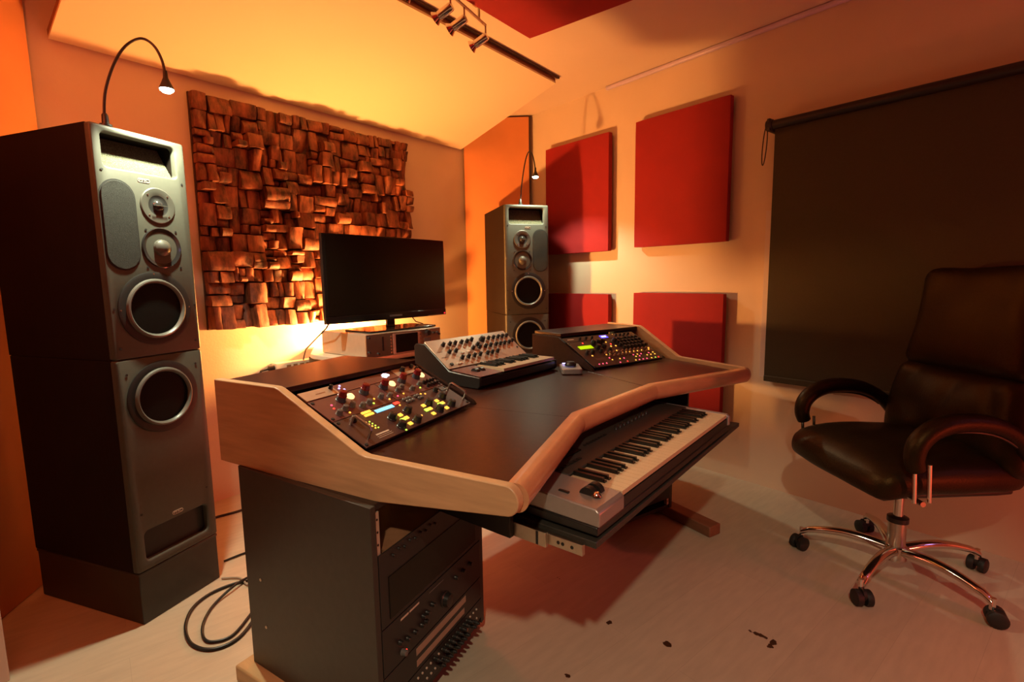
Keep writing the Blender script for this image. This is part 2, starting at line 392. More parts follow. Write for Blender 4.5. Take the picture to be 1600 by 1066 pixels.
# cream ceiling board, sloping up from the back wall
P = [Vector(p) for p in ((0.575, 2.855, 2.165), (2.995, 2.855, 2.165), (2.82, 1.855, 2.372), (0.56, 1.855, 2.372))]
nrm = (P[1] - P[0]).cross(P[3] - P[0]).normalized()
if nrm.z < 0: nrm = -nrm
t = thing('ceiling_board', 'large cream ceiling board sloping up from the back wall', 'ceiling panel', P[0])
G().prism([p - P[0] for p in P], nrm * 0.012).put('cloth_face', 'cloud', t)
G().prism([p - P[0] + nrm * 0.012 for p in P], nrm * 0.025).put('board', 'brown_edge', t)
e0, e1 = P[3] - P[0], P[2] - P[0]
g = G(); g.prism([e0 + Vector((0, -0.004, 0.030)), e1 + Vector((0.02, -0.004, 0.030)), e1 + Vector((0.02, -0.004, 0.040)), e0 + Vector((0, -0.004, 0.040))], (0, -0.012, 0))
g.put('edge_rail', 'dark_edge', t)

# red ceiling board
t = thing('ceiling_board', 'flat red cloth board hung under the ceiling above the desk', 'ceiling panel', (1.0, 0.40, 2.335))
G().grid_box((1.17, 1.18, 0.05), 0.006, 8, mtx=Matrix.Translation((0.585, 0.59, 0.025))).put('cloth_cover', 'redcloth', t)
g = G()
for x in (0.2, 0.97):
    for y in (0.2, 0.98): g.cyl((x, y, 0.05), (x, y, CEIL - 2.335), 0.012, None, 8)
g.put('spacer', 'black', t)

# track light
t = thing('track_light', 'bar of small chrome spotlights on the ceiling in front of the cream board', 'spotlight track', (1.93, 1.66, 2.34), R(192))
G().tube([(0, 0, 0), (0.75, 0, 0)], 0.0065, 10).put('track_bar', 'steel', t)
g = G()
for x in (0.06, 0.69): g.cyl((x, 0, 0), (x, 0, CEIL - 2.34), 0.006, None, 8); g.cyl((x, 0, CEIL - 2.352), (x, 0, CEIL - 2.34), 0.03, None, 16)
g.put('mount', 'steel', t)
for x in (0.0, 0.19, 0.30, 0.50):
    h = inst(mk(G().cyl((0, 0, 0.004), (0, 0, -0.048), 0.004, None, 8), 'stem', 'steel'), 'spot_stem', t, (x, 0, 0))
    d = Matrix.Rotation(R(192), 4, 'Z').inverted() @ Vector((-0.22, 0.80, -0.34)).normalized()
    q = d.to_track_quat('Z', 'Y').to_matrix().to_4x4(); q.translation = (x, 0, -0.052)
    G().lathe([(0.0, -0.010), (0.016, -0.008), (0.0185, 0.0), (0.0185, 0.060), (0.015, 0.064), (0.0, 0.064)], 18).put('spot_head', 'chrome', t, mtx=q)
    G().lathe([(0.016, 0.062), (0.029, 0.082), (0.027, 0.082), (0.014, 0.064)], 18).put('spot_rim', 'chrome', t, mtx=q)
    G().lathe([(0.0, 0.066), (0.024, 0.0805), (0.0, 0.081)], 16).put('spot_lens', 'greyknob', t, mtx=q)

# ------------------------------------------------------------------ wooden block diffuser on the back wall
t = thing('wood_diffuser', 'wall piece of rough burnt wooden blocks of uneven depth on the back wall', 'wall panel', (1.08, 2.87, 0.92))
DW, DH = 1.345, 1.175
G().b2(0.0, DW, -0.015, 0, 0, DH).put('backing_board', 'dark_edge', t)
rects = []
def split(x, z, w_, h_):
    mx = max(w_, h_); A = w_ * h_
    if mx < 0.062 or (A < 0.0062 and random.random() < 0.72) or (A < 0.012 and mx < 0.15 and random.random() < 0.42): rects.append((x, z, w_, h_)); return
    f = random.uniform(0.36, 0.64)
    if (w_ > h_ * 1.15) or (w_ > h_ * 0.8 and random.random() < 0.5): split(x, z, w_ * f, h_); split(x + w_ * f, z, w_ * (1 - f), h_)
    else: split(x, z, w_, h_ * f); split(x, z + h_ * f, w_, h_ * (1 - f))
split(0, 0, DW, DH)
def block(x, z, w_, h_, k):
    d = random.choice((0.024, 0.036, 0.05, 0.064, 0.08, 0.094)) + random.uniform(-0.008, 0.008)
    if z + h_ > DH - 0.09: d = min(d, 0.048)
    tilt = random.uniform(-0.36, 0.36); tiltx = random.uniform(-0.25, 0.25); off = Vector((k * 3.1, k * 1.7, 0)); bulge = random.uniform(0.0, 0.18)
    jx, jz = random.uniform(-0.004, 0.004), random.uniform(-0.004, 0.004)
    g = G()
    def fn(co):
        p = co.copy(); fr = (0.5 - co.y / d)              # 1 at the front
        u, v = co.x / w_ * 2, co.z / h_ * 2
        p.y -= fr * (tilt * co.z + tiltx * co.x) * 0.9
        if w_ < h_: p.y -= fr * bulge * 0.15 * (0 - u * u) * 0.6
        else: p.y -= fr * bulge * 0.15 * (0 - v * v) * 0.6
        nz = noise.noise_vector(co * 26 + off)
        p += Vector((nz.x * 0.0035, nz.y * 0.005 * fr, nz.z * 0.0035))
        return p
    g.grid_box((w_ - 0.004, d, h_ - 0.004), 0.004, 5, fn, Matrix.Translation((x + w_ / 2 + jx, -0.012 - d / 2, z + h_ / 2 + jz)))
    return g
order = sorted(range(len(rects)), key=lambda i: -rects[i][2] * rects[i][3])
for i in order[:100]: block(*rects[i], i).put('wood_block', 'wood', t, smooth=38)
g = G()
for i in order[100:]:
    b_ = block(*rects[i], i); me = bpy.data.meshes.new('t'); b_.bm.to_mesh(me); b_.bm.free(); g.bm.from_mesh(me); bpy.data.meshes.remove(me)
if len(order) > 100:
    o = g.put('wood_block', 'wood', t, smooth=38); o['kind'] = 'stuff'

# ------------------------------------------------------------------ speakers: plinth, bass cabinet, upper cabinet
def circle(cx, cz, r, n=36): return [(cx + r * math.cos(2 * math.pi * k / n), cz + r * math.sin(2 * math.pi * k / n)) for k in range(n)]
def disc_mtx(x, y, z): return Matrix.Translation((x, y, z)) @ Matrix.Rotation(R(90), 4, 'X')      # lathe z axis -> local -y
def baffle_plate(parent, W, H, x0, x1, z0, z1, r, c=0.006, ci=0.007):
    # front plate with eased outer edge and eased rim round its opening
    rings = [(rrect(0, W, 0, H, 0.008), 0.0222), (rrect(0, W, 0, H, 0.008), c), (rrect(c * .35, W - c * .35, c * .35, H - c * .35, 0.008), c * .3), (rrect(c, W - c, c, H - c, 0.008), 0.0),
             (rrect(x0 - ci, x1 + ci, z0 - ci, z1 + ci, r + ci), 0.0), (rrect(x0 - ci * .35, x1 + ci * .35, z0 - ci * .35, z1 + ci * .35, r + ci * .35), ci * .3), (rrect(x0, x1, z0, z1, r), ci), (rrect(x0, x1, z0, z1, r), 0.0222)]
    g = G(); rg = [[g.bm.verts.new((p[0], y, p[1])) for p in o_] for o_, y in rings]; n = len(rg[0])
    for A, B in zip(rg, rg[1:] + rg[:1]):
        for i in range(n): g.bm.faces.new((A[i], A[(i + 1) % n], B[(i + 1) % n], B[i]))
    return g.put('baffle', 'baffle', parent, smooth=50)
def screws(parent, pts, r=0.004):
    me = mk(G().lathe([(0, 0), (r, 0), (r, 0.0006), (r * .4, 0.0010), (0, 0.0004)], 10), 'screw', 'rubber')
    for x, z in pts:
        o = inst(me, 'screw', parent, (x, -0.001, z), FR)
def cabinet(parent, W, D, H, pocket=None):
    # body with a lighter baffle slab in front, softened vertical edges
    g = G()
    if pocket:
        x0, x1, z0, z1 = pocket; d = 0.13
        g.b2(0, W, d, D, 0, H); g.b2(0, W, 0.022, d, 0, z0 - 0.003); g.b2(0, W, 0.022, d, z1 + 0.003, H)
        g.b2(0, x0 - 0.003, 0.022, d, z0 - 0.003, z1 + 0.003); g.b2(x1 + 0.003, W, 0.022, d, z0 - 0.003, z1 + 0.003)
    else: g.b2(0, W, 0.022, D, 0, H)
    g.put('cabinet_body', 'speakerside', parent, bev=0 if pocket else 0.004)
    return parent
def woofer(parent, x, z, r):
    G().lathe([(r, 0), (r, 0.003), (r * .95, 0.005), (r * .80, 0.004), (r * .80, 0.0)], 48).put('driver_frame', 'rubber', parent, mtx=disc_mtx(x, 0, z))
    k = r * 0.80
    G().lathe([(k * 1.02, 0.003), (k * .985, 0.012), (k * .94, 0.0135), (k * .89, 0.009), (k * .87, 0.002)], 48).put('surround', 'surround', parent, mtx=disc_mtx(x, 0, z))
    G().lathe([(k * .885, 0.0022), (k * .6, 0.0026), (0, 0.003)], 40).put('cone', 'coneflat', parent, mtx=disc_mtx(x, 0, z))
def badge(parent, x, z, s):
    G().frame(rrect(-s * 1.9, s * 1.9, -s * .62, s * .62, s * .6), rrect(-s * 1.75, s * 1.75, -s * .48, s * .48, s * .47), -0.0012, 0.0).put('badge_rim', 'ink', parent, loc=(x, 0, z))
    G().prism([(p_[0], -0.0008, p_[1]) for p_ in rrect(-s * 1.76, s * 1.76, -s * .49, s * .49, s * .47)], (0, 0.0006, 0)).put('badge_plate', 'rubber', parent, loc=(x, 0, z))
    txt('badge', 'PMC', s * 1.05, 'ink', parent, (x, -0.0014, z), FR, sx=1.45)
def speaker(ox, oy, ang, W, D, mirror, where):
    mx = (lambda x: W - x) if mirror else (lambda x: x)
    fr = (ox, oy); mt = lambda z: (ox, oy, z)
    # plinth
    p = thing('speaker_plinth', 'black box plinth under the %s speaker stack' % where, 'plinth', mt(0), R(ang), 'speaker plinths')
    G().b2(0.004, W - 0.004, 0.004, D - 0.004, 0.0, 0.181).put('box', 'speaker', p, bev=0.003)
    G().b2(0.002, W - 0.002, 0.002, D - 0.002, 0.175, 0.185).put('top_board', 'speaker', p, bev=0.002)
    # bass cabinet
    b = thing('bass_cabinet', 'black bass cabinet with one big woofer, lower box of the %s speaker stack' % where, 'speaker', mt(0.186), R(ang), 'bass cabinets')
    H = 0.730
    cabinet(b, W, D, H)
    x0, x1, z0, z1 = 0.034, W - 0.036, 0.032, 0.136
    baffle_plate(b, W, H, x0, x1, z0, z1, 0.016)
    G().b2(x0 - 0.01, x1 + 0.01, 0.0215, 0.024, z0 - 0.01, z1 + 0.01).put('port_foam', 'rubber', b)
    woofer(b, mx(0.147), 0.585, 0.125)
    badge(b, mx(0.155), 0.157, 0.0105)
    screws(b, [(0.03, 0.68), (W - 0.03, 0.68), (0.03, 0.20), (W - 0.03, 0.20), (mx(0.065), 0.672), (mx(0.228), 0.672)])
    # upper cabinet
    u = thing('studio_monitor', 'black three way studio monitor with lamp on it, upper box of the %s speaker stack' % where, 'speaker', mt(0.917), R(ang), 'three way studio monitors')
    H = 0.738
    x0, x1, z0, z1 = 0.030, W - 0.036, 0.612, 0.716
    cabinet(u, W, D, H, (x0, x1, z0, z1))
    baffle_plate(u, W, H, x0, x1, z0, z1, 0.014)
    G().prism([(x0 + 0.001, 0.022, z0 + 0.001), (x0 + 0.001, 0.085, z1 - 0.001), (x0 + 0.001, 0.128, z1 - 0.001), (x0 + 0.001, 0.128, z0 + 0.001)], (x1 - x0 - 0.002, 0, 0)).put('vent_foam', 'foamlight', u)
    G().b2(x0, x1, 0.1285, 0.1295, z0, z1).put('vent_back', 'rubber', u)
    a, c = sorted((mx(0.010), mx(0.112)))
    g = G(); g.prism([(p_[0], -0.004, p_[1]) for p_ in capsule(a, c, 0.292, 0.573, 12)], (0, 0.004, 0)); g.put('foam_pad', 'foam', u, bev=0.002)
    g = G(); g.prism([(p_[0], 0.0, p_[1]) for p_ in capsule(a - 0.004, c + 0.004, 0.288, 0.577, 12)], (0, -0.001, 0)); g.put('pad_rim', 'rubber', u)
    tw = (mx(0.190), 0.509); md = (mx(0.190), 0.367); wo = (mx(0.150), 0.160)
    G().lathe([(0.060, 0), (0.060, 0.002), (0.057, 0.004), (0.034, 0.003), (0.026, -0.001), (0.0, -0.001)], 40).put('tweeter_plate', 'ring', u, mtx=disc_mtx(tw[0], 0, tw[1]))
    G().lathe([(0.034, 0.0032), (0.026, 0.0005), (0.022, 0.0015), (0.0, 0.0015)], 32).put('tweeter_horn', 'rubber', u, mtx=disc_mtx(tw[0], 0, tw[1]))
    G().lathe([(0.019, 0.001), (0.016, 0.008), (0.008, 0.013), (0, 0.0145)], 24).put('tweeter_dome', 'dome', u, mtx=disc_mtx(tw[0], 0, tw[1]))
    g = G(); g.box((0, -0.014, 0), (0.048, 0.002, 0.0025)); g.put('tweeter_guard', 'ring', u, loc=(tw[0], 0, tw[1]))
    G().lathe([(0.069, 0), (0.069, 0.004), (0.066, 0.006), (0.050, -0.0), (0.032, -0.0005), (0, -0.0005)], 44).put('midrange_horn', 'dome', u, mtx=disc_mtx(md[0], 0.0015, md[1]))
    G().lathe([(0.029, 0.0), (0.027, 0.010), (0.018, 0.018), (0.008, 0.022), (0, 0.0228)], 28).put('midrange_dome', 'ring', u, mtx=disc_mtx(md[0], 0, md[1]))
    woofer(u, wo[0], wo[1], 0.125)
    badge(u, mx(0.150), 0.587, 0.0105)
    screws(u, [(0.022, 0.60), (W - 0.02, 0.595), (0.022, 0.035), (W - 0.02, 0.035), (0.014, 0.165), (W - 0.012, 0.165), (mx(0.140), 0.425), (mx(0.245), 0.425), (mx(0.135), 0.30), (mx(0.252), 0.30)])
    s4 = mk(G().lathe([(0, 0), (0.0035, 0), (0.003, 0.002), (0, 0.0024)], 8), 'screw', 'steel')
    for q in (45, 135, 225, 315):
        inst(s4, 'screw', u, (tw[0] + 0.048 * math.cos(R(q)), -0.003, tw[1] + 0.048 * math.sin(R(q))), FR)
    for q in (90, 0, 180): inst(s4, 'screw', u, (wo[0] + 0.118 * math.cos(R(q)), -0.003, wo[1] + 0.118 * math.sin(R(q))), FR)
SPL = (0.474, 1.998, 18.6); SPR = (2.700, 2.188, -34.7)
speaker(*SPL, 0.305, 0.555, False, 'left')
speaker(*SPR, 0.313, 0.545, True, 'right')

def gooseneck(ox, oy, ang, pts, label, energy, cone):
    mt = Matrix.Translation((ox, oy, 1.656)) @ Matrix.Rotation(R(ang), 4, 'Z')
    t = thing('gooseneck_lamp', label, 'lamp', mtx=mt, group='gooseneck lamps on the speakers')
    P = [Vector(p) for p in pts]
    b0 = P[0]
    G().lathe([(0.017, 0), (0.017, 0.006), (0.010, 0.008), (0.009, 0.034), (0.005, 0.040), (0, 0.040)], 16).put('lamp_base', 'black', t, loc=b0)
    # smooth curve through the points
    out = []
    Q = [P[0]] + P + [P[-1]]
    for i in range(1, len(Q) - 2):
        for s in range(6):
            u = s / 6
            out.append(0.5 * ((2 * Q[i]) + (-Q[i - 1] + Q[i + 1]) * u + (2 * Q[i - 1] - 5 * Q[i] + 4 * Q[i + 1] - Q[i + 2]) * u * u + (-Q[i - 1] + 3 * Q[i] - 3 * Q[i + 1] + Q[i + 2]) * u ** 3))
    out.append(P[-1])
    G().tube(out, 0.0042, 8).put('gooseneck', 'black', t)
    e = P[-1]
    G().lathe([(0.006, 0.022), (0.0075, 0.0), (0.013, -0.014), (0.023, -0.036), (0.021, -0.036), (0.0, -0.012)], 20).put('lamp_head', 'black', t, loc=e)
    G().lathe([(0.0, -0.030), (0.0195, -0.032), (0.0195, -0.040), (0.012, -0.046), (0, -0.048)], 20).put('bulb', 'bulb', t, loc=e)
    wl = mt @ (e + Vector((0, 0, -0.056)))
    light('gooseneck_light', 'SPOT', wl, (0.94, 1.0, 0.69), energy, 0.018, target=wl + (mt.to_3x3() @ Vector((0.05, -0.12, -1))), spot_size=R(cone), spot_blend=0.5)
gooseneck(*SPL, [(0.062, 0.02, 0), (0.060, 0.018, 0.043), (0.066, 0.010, 0.110), (0.089, -0.005, 0.192), (0.115, -0.028, 0.252), (0.147, -0.055, 0.283), (0.170, -0.078, 0.268), (0.182, -0.094, 0.224), (0.183, -0.102, 0.170)],
          'black gooseneck lamp bent over the front of the left speaker', 60, 132)
gooseneck(*SPR, [(0.122, 0.03, 0), (0.126, 0.029, 0.06), (0.132, 0.028, 0.129), (0.149, 0.022, 0.245), (0.164, 0.010, 0.318), (0.180, -0.008, 0.347), (0.191, -0.030, 0.319), (0.196, -0.052, 0.265), (0.198, -0.064, 0.208)],
          'black gooseneck lamp bent over the front of the right speaker', 28, 122)

# ------------------------------------------------------------------ the desk
DT = 0.738
desk = thing('studio_desk', 'wide winged studio desk with beech sides, dark top and two rack humps', 'desk')
def slab(name, pts, z0, z1, m, bev=0.002): return G().prism([(x, y, z0) for x, y in pts], (0, 0, z1 - z0)).put(name, m, desk, bev=bev)
FLc, A_, B_, FRc = (0.782, 0.628), (1.300, 0.802), (1.838, 0.788), (2.372, 0.596)
LB, SLB, SRB, RB = (0.622, 1.548), (1.085, 1.676), (2.190, 1.592), (2.770, 1.462)
slab('desktop', [FLc, A_, SLB, LB], 0.706, DT, 'laminate')
slab('desktop', [A_, B_, SRB, SLB], 0.706, DT - 0.0006, 'laminate')
slab('desktop', [B_, FRc, RB, SRB], 0.706, DT, 'laminate')
# rounded front edge, three mitred lengths
def off2(p, q, d):
    n_ = Vector((q[1] - p[1], -(q[0] - p[0]))).normalized(); return n_ * d
line = [Vector(FLc), Vector(A_), Vector(B_), Vector(FRc)]
line[0] += (line[0] - line[1]).normalized() * 0.016; line[3] += (line[3] - line[2]).normalized() * 0.014
def miter(i):
    if i == 0: return off2(line[0], line[1], 1)
    if i == 3: return off2(line[2], line[3], 1)
    a, b_ = off2(line[i - 1], line[i], 1), off2(line[i], line[i + 1], 1); m_ = (a + b_).normalized(); return m_ / m_.dot(a)
sec = [(0.0, 0.752)] + [(0.012 + 0.032 * math.sin(R(a)) ** 0.8, 0.7205 + 0.0315 * math.cos(R(a))) for a in range(0, 181, 15)] + [(0.0, 0.689)]
for i in range(3):
    g = G(); pr = []
    for j in (i, i + 1):
        n_ = miter(j); pr.append([g.bm.verts.new((line[j].x + n_.x * o_, line[j].y + n_.y * o_, z)) for o_, z in sec])
    K = len(sec)
    for k in range(K): g.bm.faces.new((pr[0][k], pr[0][(k + 1) % K], pr[1][(k + 1) % K], pr[1][k]))
    g.bm.faces.new(pr[0][::-1]); g.bm.faces.new(pr[1])
    g.put('front_edge', 'beech_edge', desk)
# shaped side panels
def side(px, py, qx, qy, out):
    d = Vector((qx - px, qy - py, 0)); L_ = d.length; d.normalize(); n_ = Vector((d.y, -d.x, 0)) * out
    prof = [(0.41, 0.644)] + [(0.030 - 0.030 * math.sin(R(a)), 0.7205 - 0.0325 * math.cos(R(a))) for a in range(0, 181, 15)] + [(0.405, 0.753), (0.425, 0.757), (0.700, 0.886), (0.715, 0.890), (L_, 0.890), (L_, 0.652)]
    G().prism([(px + d.x * s, py + d.y * s, z) for s, z in prof], n_ * 0.024).put('side_panel', 'beech', desk, bev=0.0025)
side(0.775, 0.590, 0.612, 1.552, -1)
side(2.385, 0.562, 2.782, 1.462, 1)
# rack humps
def hump(fl, frr, br, bl, bot, inner_left):
    # fl.. at the top; bot = front lower corner of the inner cheek
    slab('hump_top', [fl, frr, br, bl], 0.868, 0.884, 'laminate')
    a, b_, c = (fl, bl, bot) if inner_left else (frr, br, bot)
    d = Vector((b_[0] - c[0], b_[1] - c[1], 0)).normalized(); n_ = Vector((d.y, -d.x, 0)) * (-1 if inner_left else 1) * 0.016
    G().prism([(c[0], c[1], DT), (c[0] + d.x * 0.01, c[1] + d.y * 0.01, DT + 0.012), (a[0], a[1], 0.868), (b_[0], b_[1], 0.868), (b_[0], b_[1], DT)], n_).put('cheek', 'cheekboard', desk, bev=0.0015)
    v = Vector((br[0] - bl[0], br[1] - bl[1], 0)).normalized(); m_ = Vector((v.y, -v.x, 0)) * 0.014
    G().prism([(bl[0], bl[1], DT), (br[0], br[1], DT), (br[0], br[1], 0.868), (bl[0], bl[1], 0.868)], m_).put('hump_back', 'laminate', desk)
hump((0.652, 1.286), (1.172, 1.362), (1.090, 1.668), (0.615, 1.545), (1.245, 1.150), False)
hump((2.136, 1.382), (2.690, 1.218), (2.768, 1.458), (2.196, 1.585), (2.014, 1.118), True)
# pedestals that hold the lower racks
def pedestal(fx, fy, ang, W, bxl, byl, wl, name_right):
    mt = Matrix.Translation((fx, fy, 0)) @ Matrix.Rotation(R(ang), 4, 'Z')
    inv = mt.inverted()
    D = 0.53; sk = bxl                      # sideways drift of the sides going back
    for x0 in (0.0, W - 0.018):
        g = G(); g.prism([(x0, 0, 0.05), (x0 + 0.018, 0, 0.05), (x0 + 0.018 + sk, D, 0.05), (x0 + sk, D, 0.05)], (0, 0, 0.60)); o = g.put('pedestal_side', 'blackboard', desk, bev=0.0015); o.matrix_local = mt
    for z0 in (0.05, 0.634):
        g = G(); g.prism([(0.018, 0.006, z0), (W - 0.018, 0.006, z0), (W - 0.018 + sk, D - 0.01, z0), (0.018 + sk, D - 0.01, z0)], (0, 0, 0.016)); o = g.put('pedestal_shelf', 'black', desk); o.matrix_local = mt
    for x0 in (0.0185, W - 0.018 - 0.0145):
        g = G(); g.b2(x0, x0 + 0.014, 0.004, 0.020, 0.068, 0.630)
        o = g.put('rack_rail', 'alu', desk); o.matrix_local = mt
        h = G()
        for k in range(18): h.cyl((x0 + 0.007, 0.0045, 0.085 + k * 0.031), (x0 + 0.007, 0.0032, 0.085 + k * 0.031), 0.003, None, 8)
        o = h.put('rail_hole', 'rubber', desk); o.matrix_local = mt
    s4 = mk(G().lathe([(0, 0), (0.004, 0), (0.004, 0.001), (0.0015, 0.0016), (0, 0.0006)], 10), 'cam_screw', 'steel')
    return mt
ML = pedestal(0.655, 0.935, 12.6, 0.507, 0.062, 0, 0, False)
MR_ = pedestal(1.838, 1.022, -18.0, 0.507, 0.065, 0, 0, True)
for y, z in ((0.46, 0.33), (0.45, 0.19)):
    g = G().cyl((0, 0, 0), (-0.0012, 0, 0), 0.0045, None, 10); o = g.put('cam_screw', 'steel', desk)
    o.matrix_local = ML @ Matrix.Translation((0.062 * y / 0.53 - 0.0005, y, z))
M['foot_shaded'] = mat('shaded_wood_foot', (0.24, 0.09, 0.045), 0.5, var=0.15, scale=5, stretch=(10, 1, 10))  # same feet standing in shade; the shade is put into this darker colour
def foot(p, q, w_, m='foot'):
    d = Vector((q[0] - p[0], q[1] - p[1], 0)); L_ = d.length; d.normalize(); n_ = Vector((-d.y, d.x, 0)) * w_ / 2
    P_ = Vector((p[0], p[1], 0)); Q_ = Vector((q[0], q[1], 0))
    G().prism([P_ - n_, Q_ - n_, Q_ + n_, P_ + n_], (0, 0, 0.0495)).put('foot', m, desk, bev=0.005)
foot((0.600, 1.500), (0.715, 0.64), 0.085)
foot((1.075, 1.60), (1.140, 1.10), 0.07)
foot((2.545, 1.42), (2.255, 0.640), 0.075, 'foot_shaded')
foot((2.03, 1.52), (1.915, 1.09), 0.07, 'foot_shaded')
# keyboard tray on slides
G().b2(0.945, 2.105, 0.520, 0.96, 0.562, 0.578).put('keyboard_tray', 'blackboard', desk, bev=0.002)
for x0, x1 in ((0.908, 0.922), (2.128, 2.142)): G().b2(x0, x1, 0.735, 0.985, 0.535, 0.7055).put('slide_bracket', 'black', desk, bev=0.001)
for s, x in ((1, 0.9225), (-1, 2.1275)):
    a, b_ = sorted((x, x + s * 0.010)); G().b2(a, b_, 0.64, 0.97, 0.536, 0.572).put('slide_rail', 'steel', desk, bev=0.001)
    a, b_ = sorted((x + s * 0.0102, x + s * 0.022)); G().b2(a, b_, 0.548, 0.96, 0.541, 0.567).put('slide_rail', 'steel', desk, bev=0.001)
for y in (0.575, 0.600, 0.612): G().cyl((0.9328, y, 0.554), (0.9322, y, 0.554), 0.0045, None, 8).put('slide_hole', 'rubber', desk)
G().b2(0.9215, 0.9235, 0.662, 0.668, 0.538, 0.570).put('slide_stop', 'rubber', desk)

# ------------------------------------------------------------------ knob / led meshes shared by the rack gear
def knob_mesh(name, r, h, m, cap=None):
    g = G().lathe([(r * 1.12, 0), (r * 1.12, h * .12), (r, h * .2), (r * .86, h * .95), (r * .7, h), (0, h)], 14)
    g.box((0, r * .5, h * 1.0), (r * .14, r * .7, h * .06))
    return mk(g, name, m)
KN = dict(s=knob_mesh('knob', 0.006, 0.012, 'plastic'), m=knob_mesh('knob', 0.009, 0.015, 'plastic'), l=knob_mesh('knob', 0.0125, 0.018, 'plastic'),
          g=knob_mesh('knob', 0.0085, 0.014, 'greyknob'), b=knob_mesh('knob', 0.0135, 0.014, 'blueknob'), r=knob_mesh('knob_cap', 0.012, 0.016, 'redknob'), o=knob_mesh('knob', 0.0055, 0.011, 'brown_edge'),
          gold=knob_mesh('dial', 0.019, 0.012, 'gold'))
def led_mesh(m, w_, h_, d=0.002): return mk(G().b2(-w_ / 2, w_ / 2, -h_ / 2, h_ / 2, 0, d), 'led', m)
def dot_mesh(m, r): return mk(G().lathe([(0, 0), (r, 0), (r, 0.0012), (r * .6, 0.0026), (0, 0.003)], 8), 'led', m)
LD = {k: dot_mesh('led_' + k, 0.0032) for k in ('y', 'o', 'g', 'r', 'm', 'b')}
LB_ = {k: led_mesh('led_' + k, 0.014, 0.011, 0.003) for k in ('y', 'g', 'o')}
def face_mtx(o, ang, run, rise):
    u = Vector((math.cos(R(ang)), math.sin(R(ang)), 0)); w_ = Vector((-math.sin(R(ang)) * run, math.cos(R(ang)) * run, rise)).normalized(); n_ = u.cross(w_)
    m = Matrix((u, w_, n_)).transposed().to_4x4(); m.translation = o; return m
def unit(name, label, cat, base, v0, v1, W, m, depth=0.02, group=None, m2='plastic', u0=0.0):
    t = thing(name, label, cat, mtx=base @ Matrix.Translation((u0, v0, 0)), group=group)
    h = v1 - v0
    G().b2(0, W, 0.0006, h - 0.0006, 0, 0.004).put('face_plate', m, t, bev=0.0008)
    if depth: G().b2(0.02, W - 0.02, 0.002, h - 0.002, -depth, -0.0002).put('chassis', m2, t)
    return t
def handle(t, x, y0, y1, z=0.034, m='steel'):
    G().tube([(x, y0, 0.003), (x, y0, z - 0.006), (x, y0 + 0.006, z), (x, y1 - 0.006, z), (x, y1, z - 0.006), (x, y1, 0.003)], 0.004, 8).put('handle', m, t)
def rackscrews(t, W, h):
    me = mk(G().lathe([(0, 0), (0.005, 0), (0.0045, 0.002), (0, 0.0025)], 10), 'rack_screw', 'rubber')
    for x in (0.009, W - 0.009):
        for y in ((0.010, h - 0.010) if h > 0.03 else (h / 2,)): inst(me, 'rack_screw', t, (x, y, 0.004))

# left hump: three rack units on the slope
BL = face_mtx((0.727, 1.036, 0.747), 12.0, 0.25, 0.122)
W = 0.498
t = unit('rack_unit', 'topmost slim rack unit of the left hump with lit badge and silver ends', 'rack unit', BL, 0.222, 0.262, W, 'redbrown', 0.045, 'rack units in the left hump')
h = 0.040
G().b2(0.0, 0.115, 0.001, h - 0.001, 0.004, 0.006).put('silver_plate', 'alu', t)
G().b2(0.375, W, 0.001, h - 0.001, 0.004, 0.006).put('silver_plate', 'alu', t)
inst(KN['m'], 'knob', t, (0.415, 0.022, 0.006)); inst(KN['s'], 'knob', t, (0.105, 0.028, 0.006)); inst(KN['s'], 'knob', t, (0.47, 0.028, 0.006)); inst(KN['s'], 'knob', t, (0.48, 0.012, 0.006))
for x, y in ((0.131, 0.020), (0.142, 0.030), (0.142, 0.010)): inst(LD['b'], 'led', t, (x, y, 0.004))
G().b2(0.045, 0.078, 0.0175, 0.0205, 0.006, 0.0064).put('lettering', 'brown_edge', t)
g = G(); g.prism([(x, y, 0.004) for x, y in ((0.316, 0.020), (0.321, 0.030), (0.332, 0.034), (0.344, 0.030), (0.350, 0.021), (0.344, 0.016), (0.336, 0.018), (0.330, 0.012), (0.321, 0.012))], (0, 0, 0.002)); g.put('lit_badge', 'logo_glow', t)
t = unit('rack_unit', 'maroon dual channel rack unit with red capped knobs and round lit meters', 'rack unit', BL, 0.124, 0.221, W, 'redbrown', 0.03, 'rack units in the left hump')
rackscrews(t, W, 0.097)
for x, y in ((0.093, 0.070), (0.185, 0.072), (0.268, 0.070), (0.360, 0.074), (0.435, 0.074)):
    inst(KN['b'], 'knob', t, (x, y, 0.004)); inst(KN['r'], 'knob_cap', t, (x, y, 0.018))
lm = mk(G().lathe([(0, 0), (0.012, 0), (0.012, 0.004), (0.006, 0.009), (0, 0.010)], 16), 'lit_meter', 'lamp_glow')
for x, y in ((0.130, 0.072), (0.312, 0.074), (0.466, 0.075)): inst(lm, 'lit_meter', t, (x, y, 0.004))
for x, y in ((0.070, 0.030), (0.100, 0.034), (0.127, 0.020), (0.157, 0.024), (0.215, 0.032), (0.246, 0.024), (0.300, 0.037), (0.324, 0.044), (0.355, 0.024), (0.405, 0.034), (0.04, 0.02)): inst(KN['g'], 'knob', t, (x, y, 0.004))
for x, y, k in ((0.190, 0.035, 'y'), (0.171, 0.018, 'g'), (0.416, 0.040, 'y'), (0.393, 0.020, 'g'), (0.263, 0.034, 'o'), (0.072, 0.013, 'y'), (0.235, 0.014, 'o'), (0.275, 0.016, 'm'), (0.305, 0.018, 'y'), (0.045, 0.045, 'r'), (0.05, 0.06, 'm'), (0.475, 0.07, 'm')): inst(LD[k], 'led', t, (x, y, 0.004))
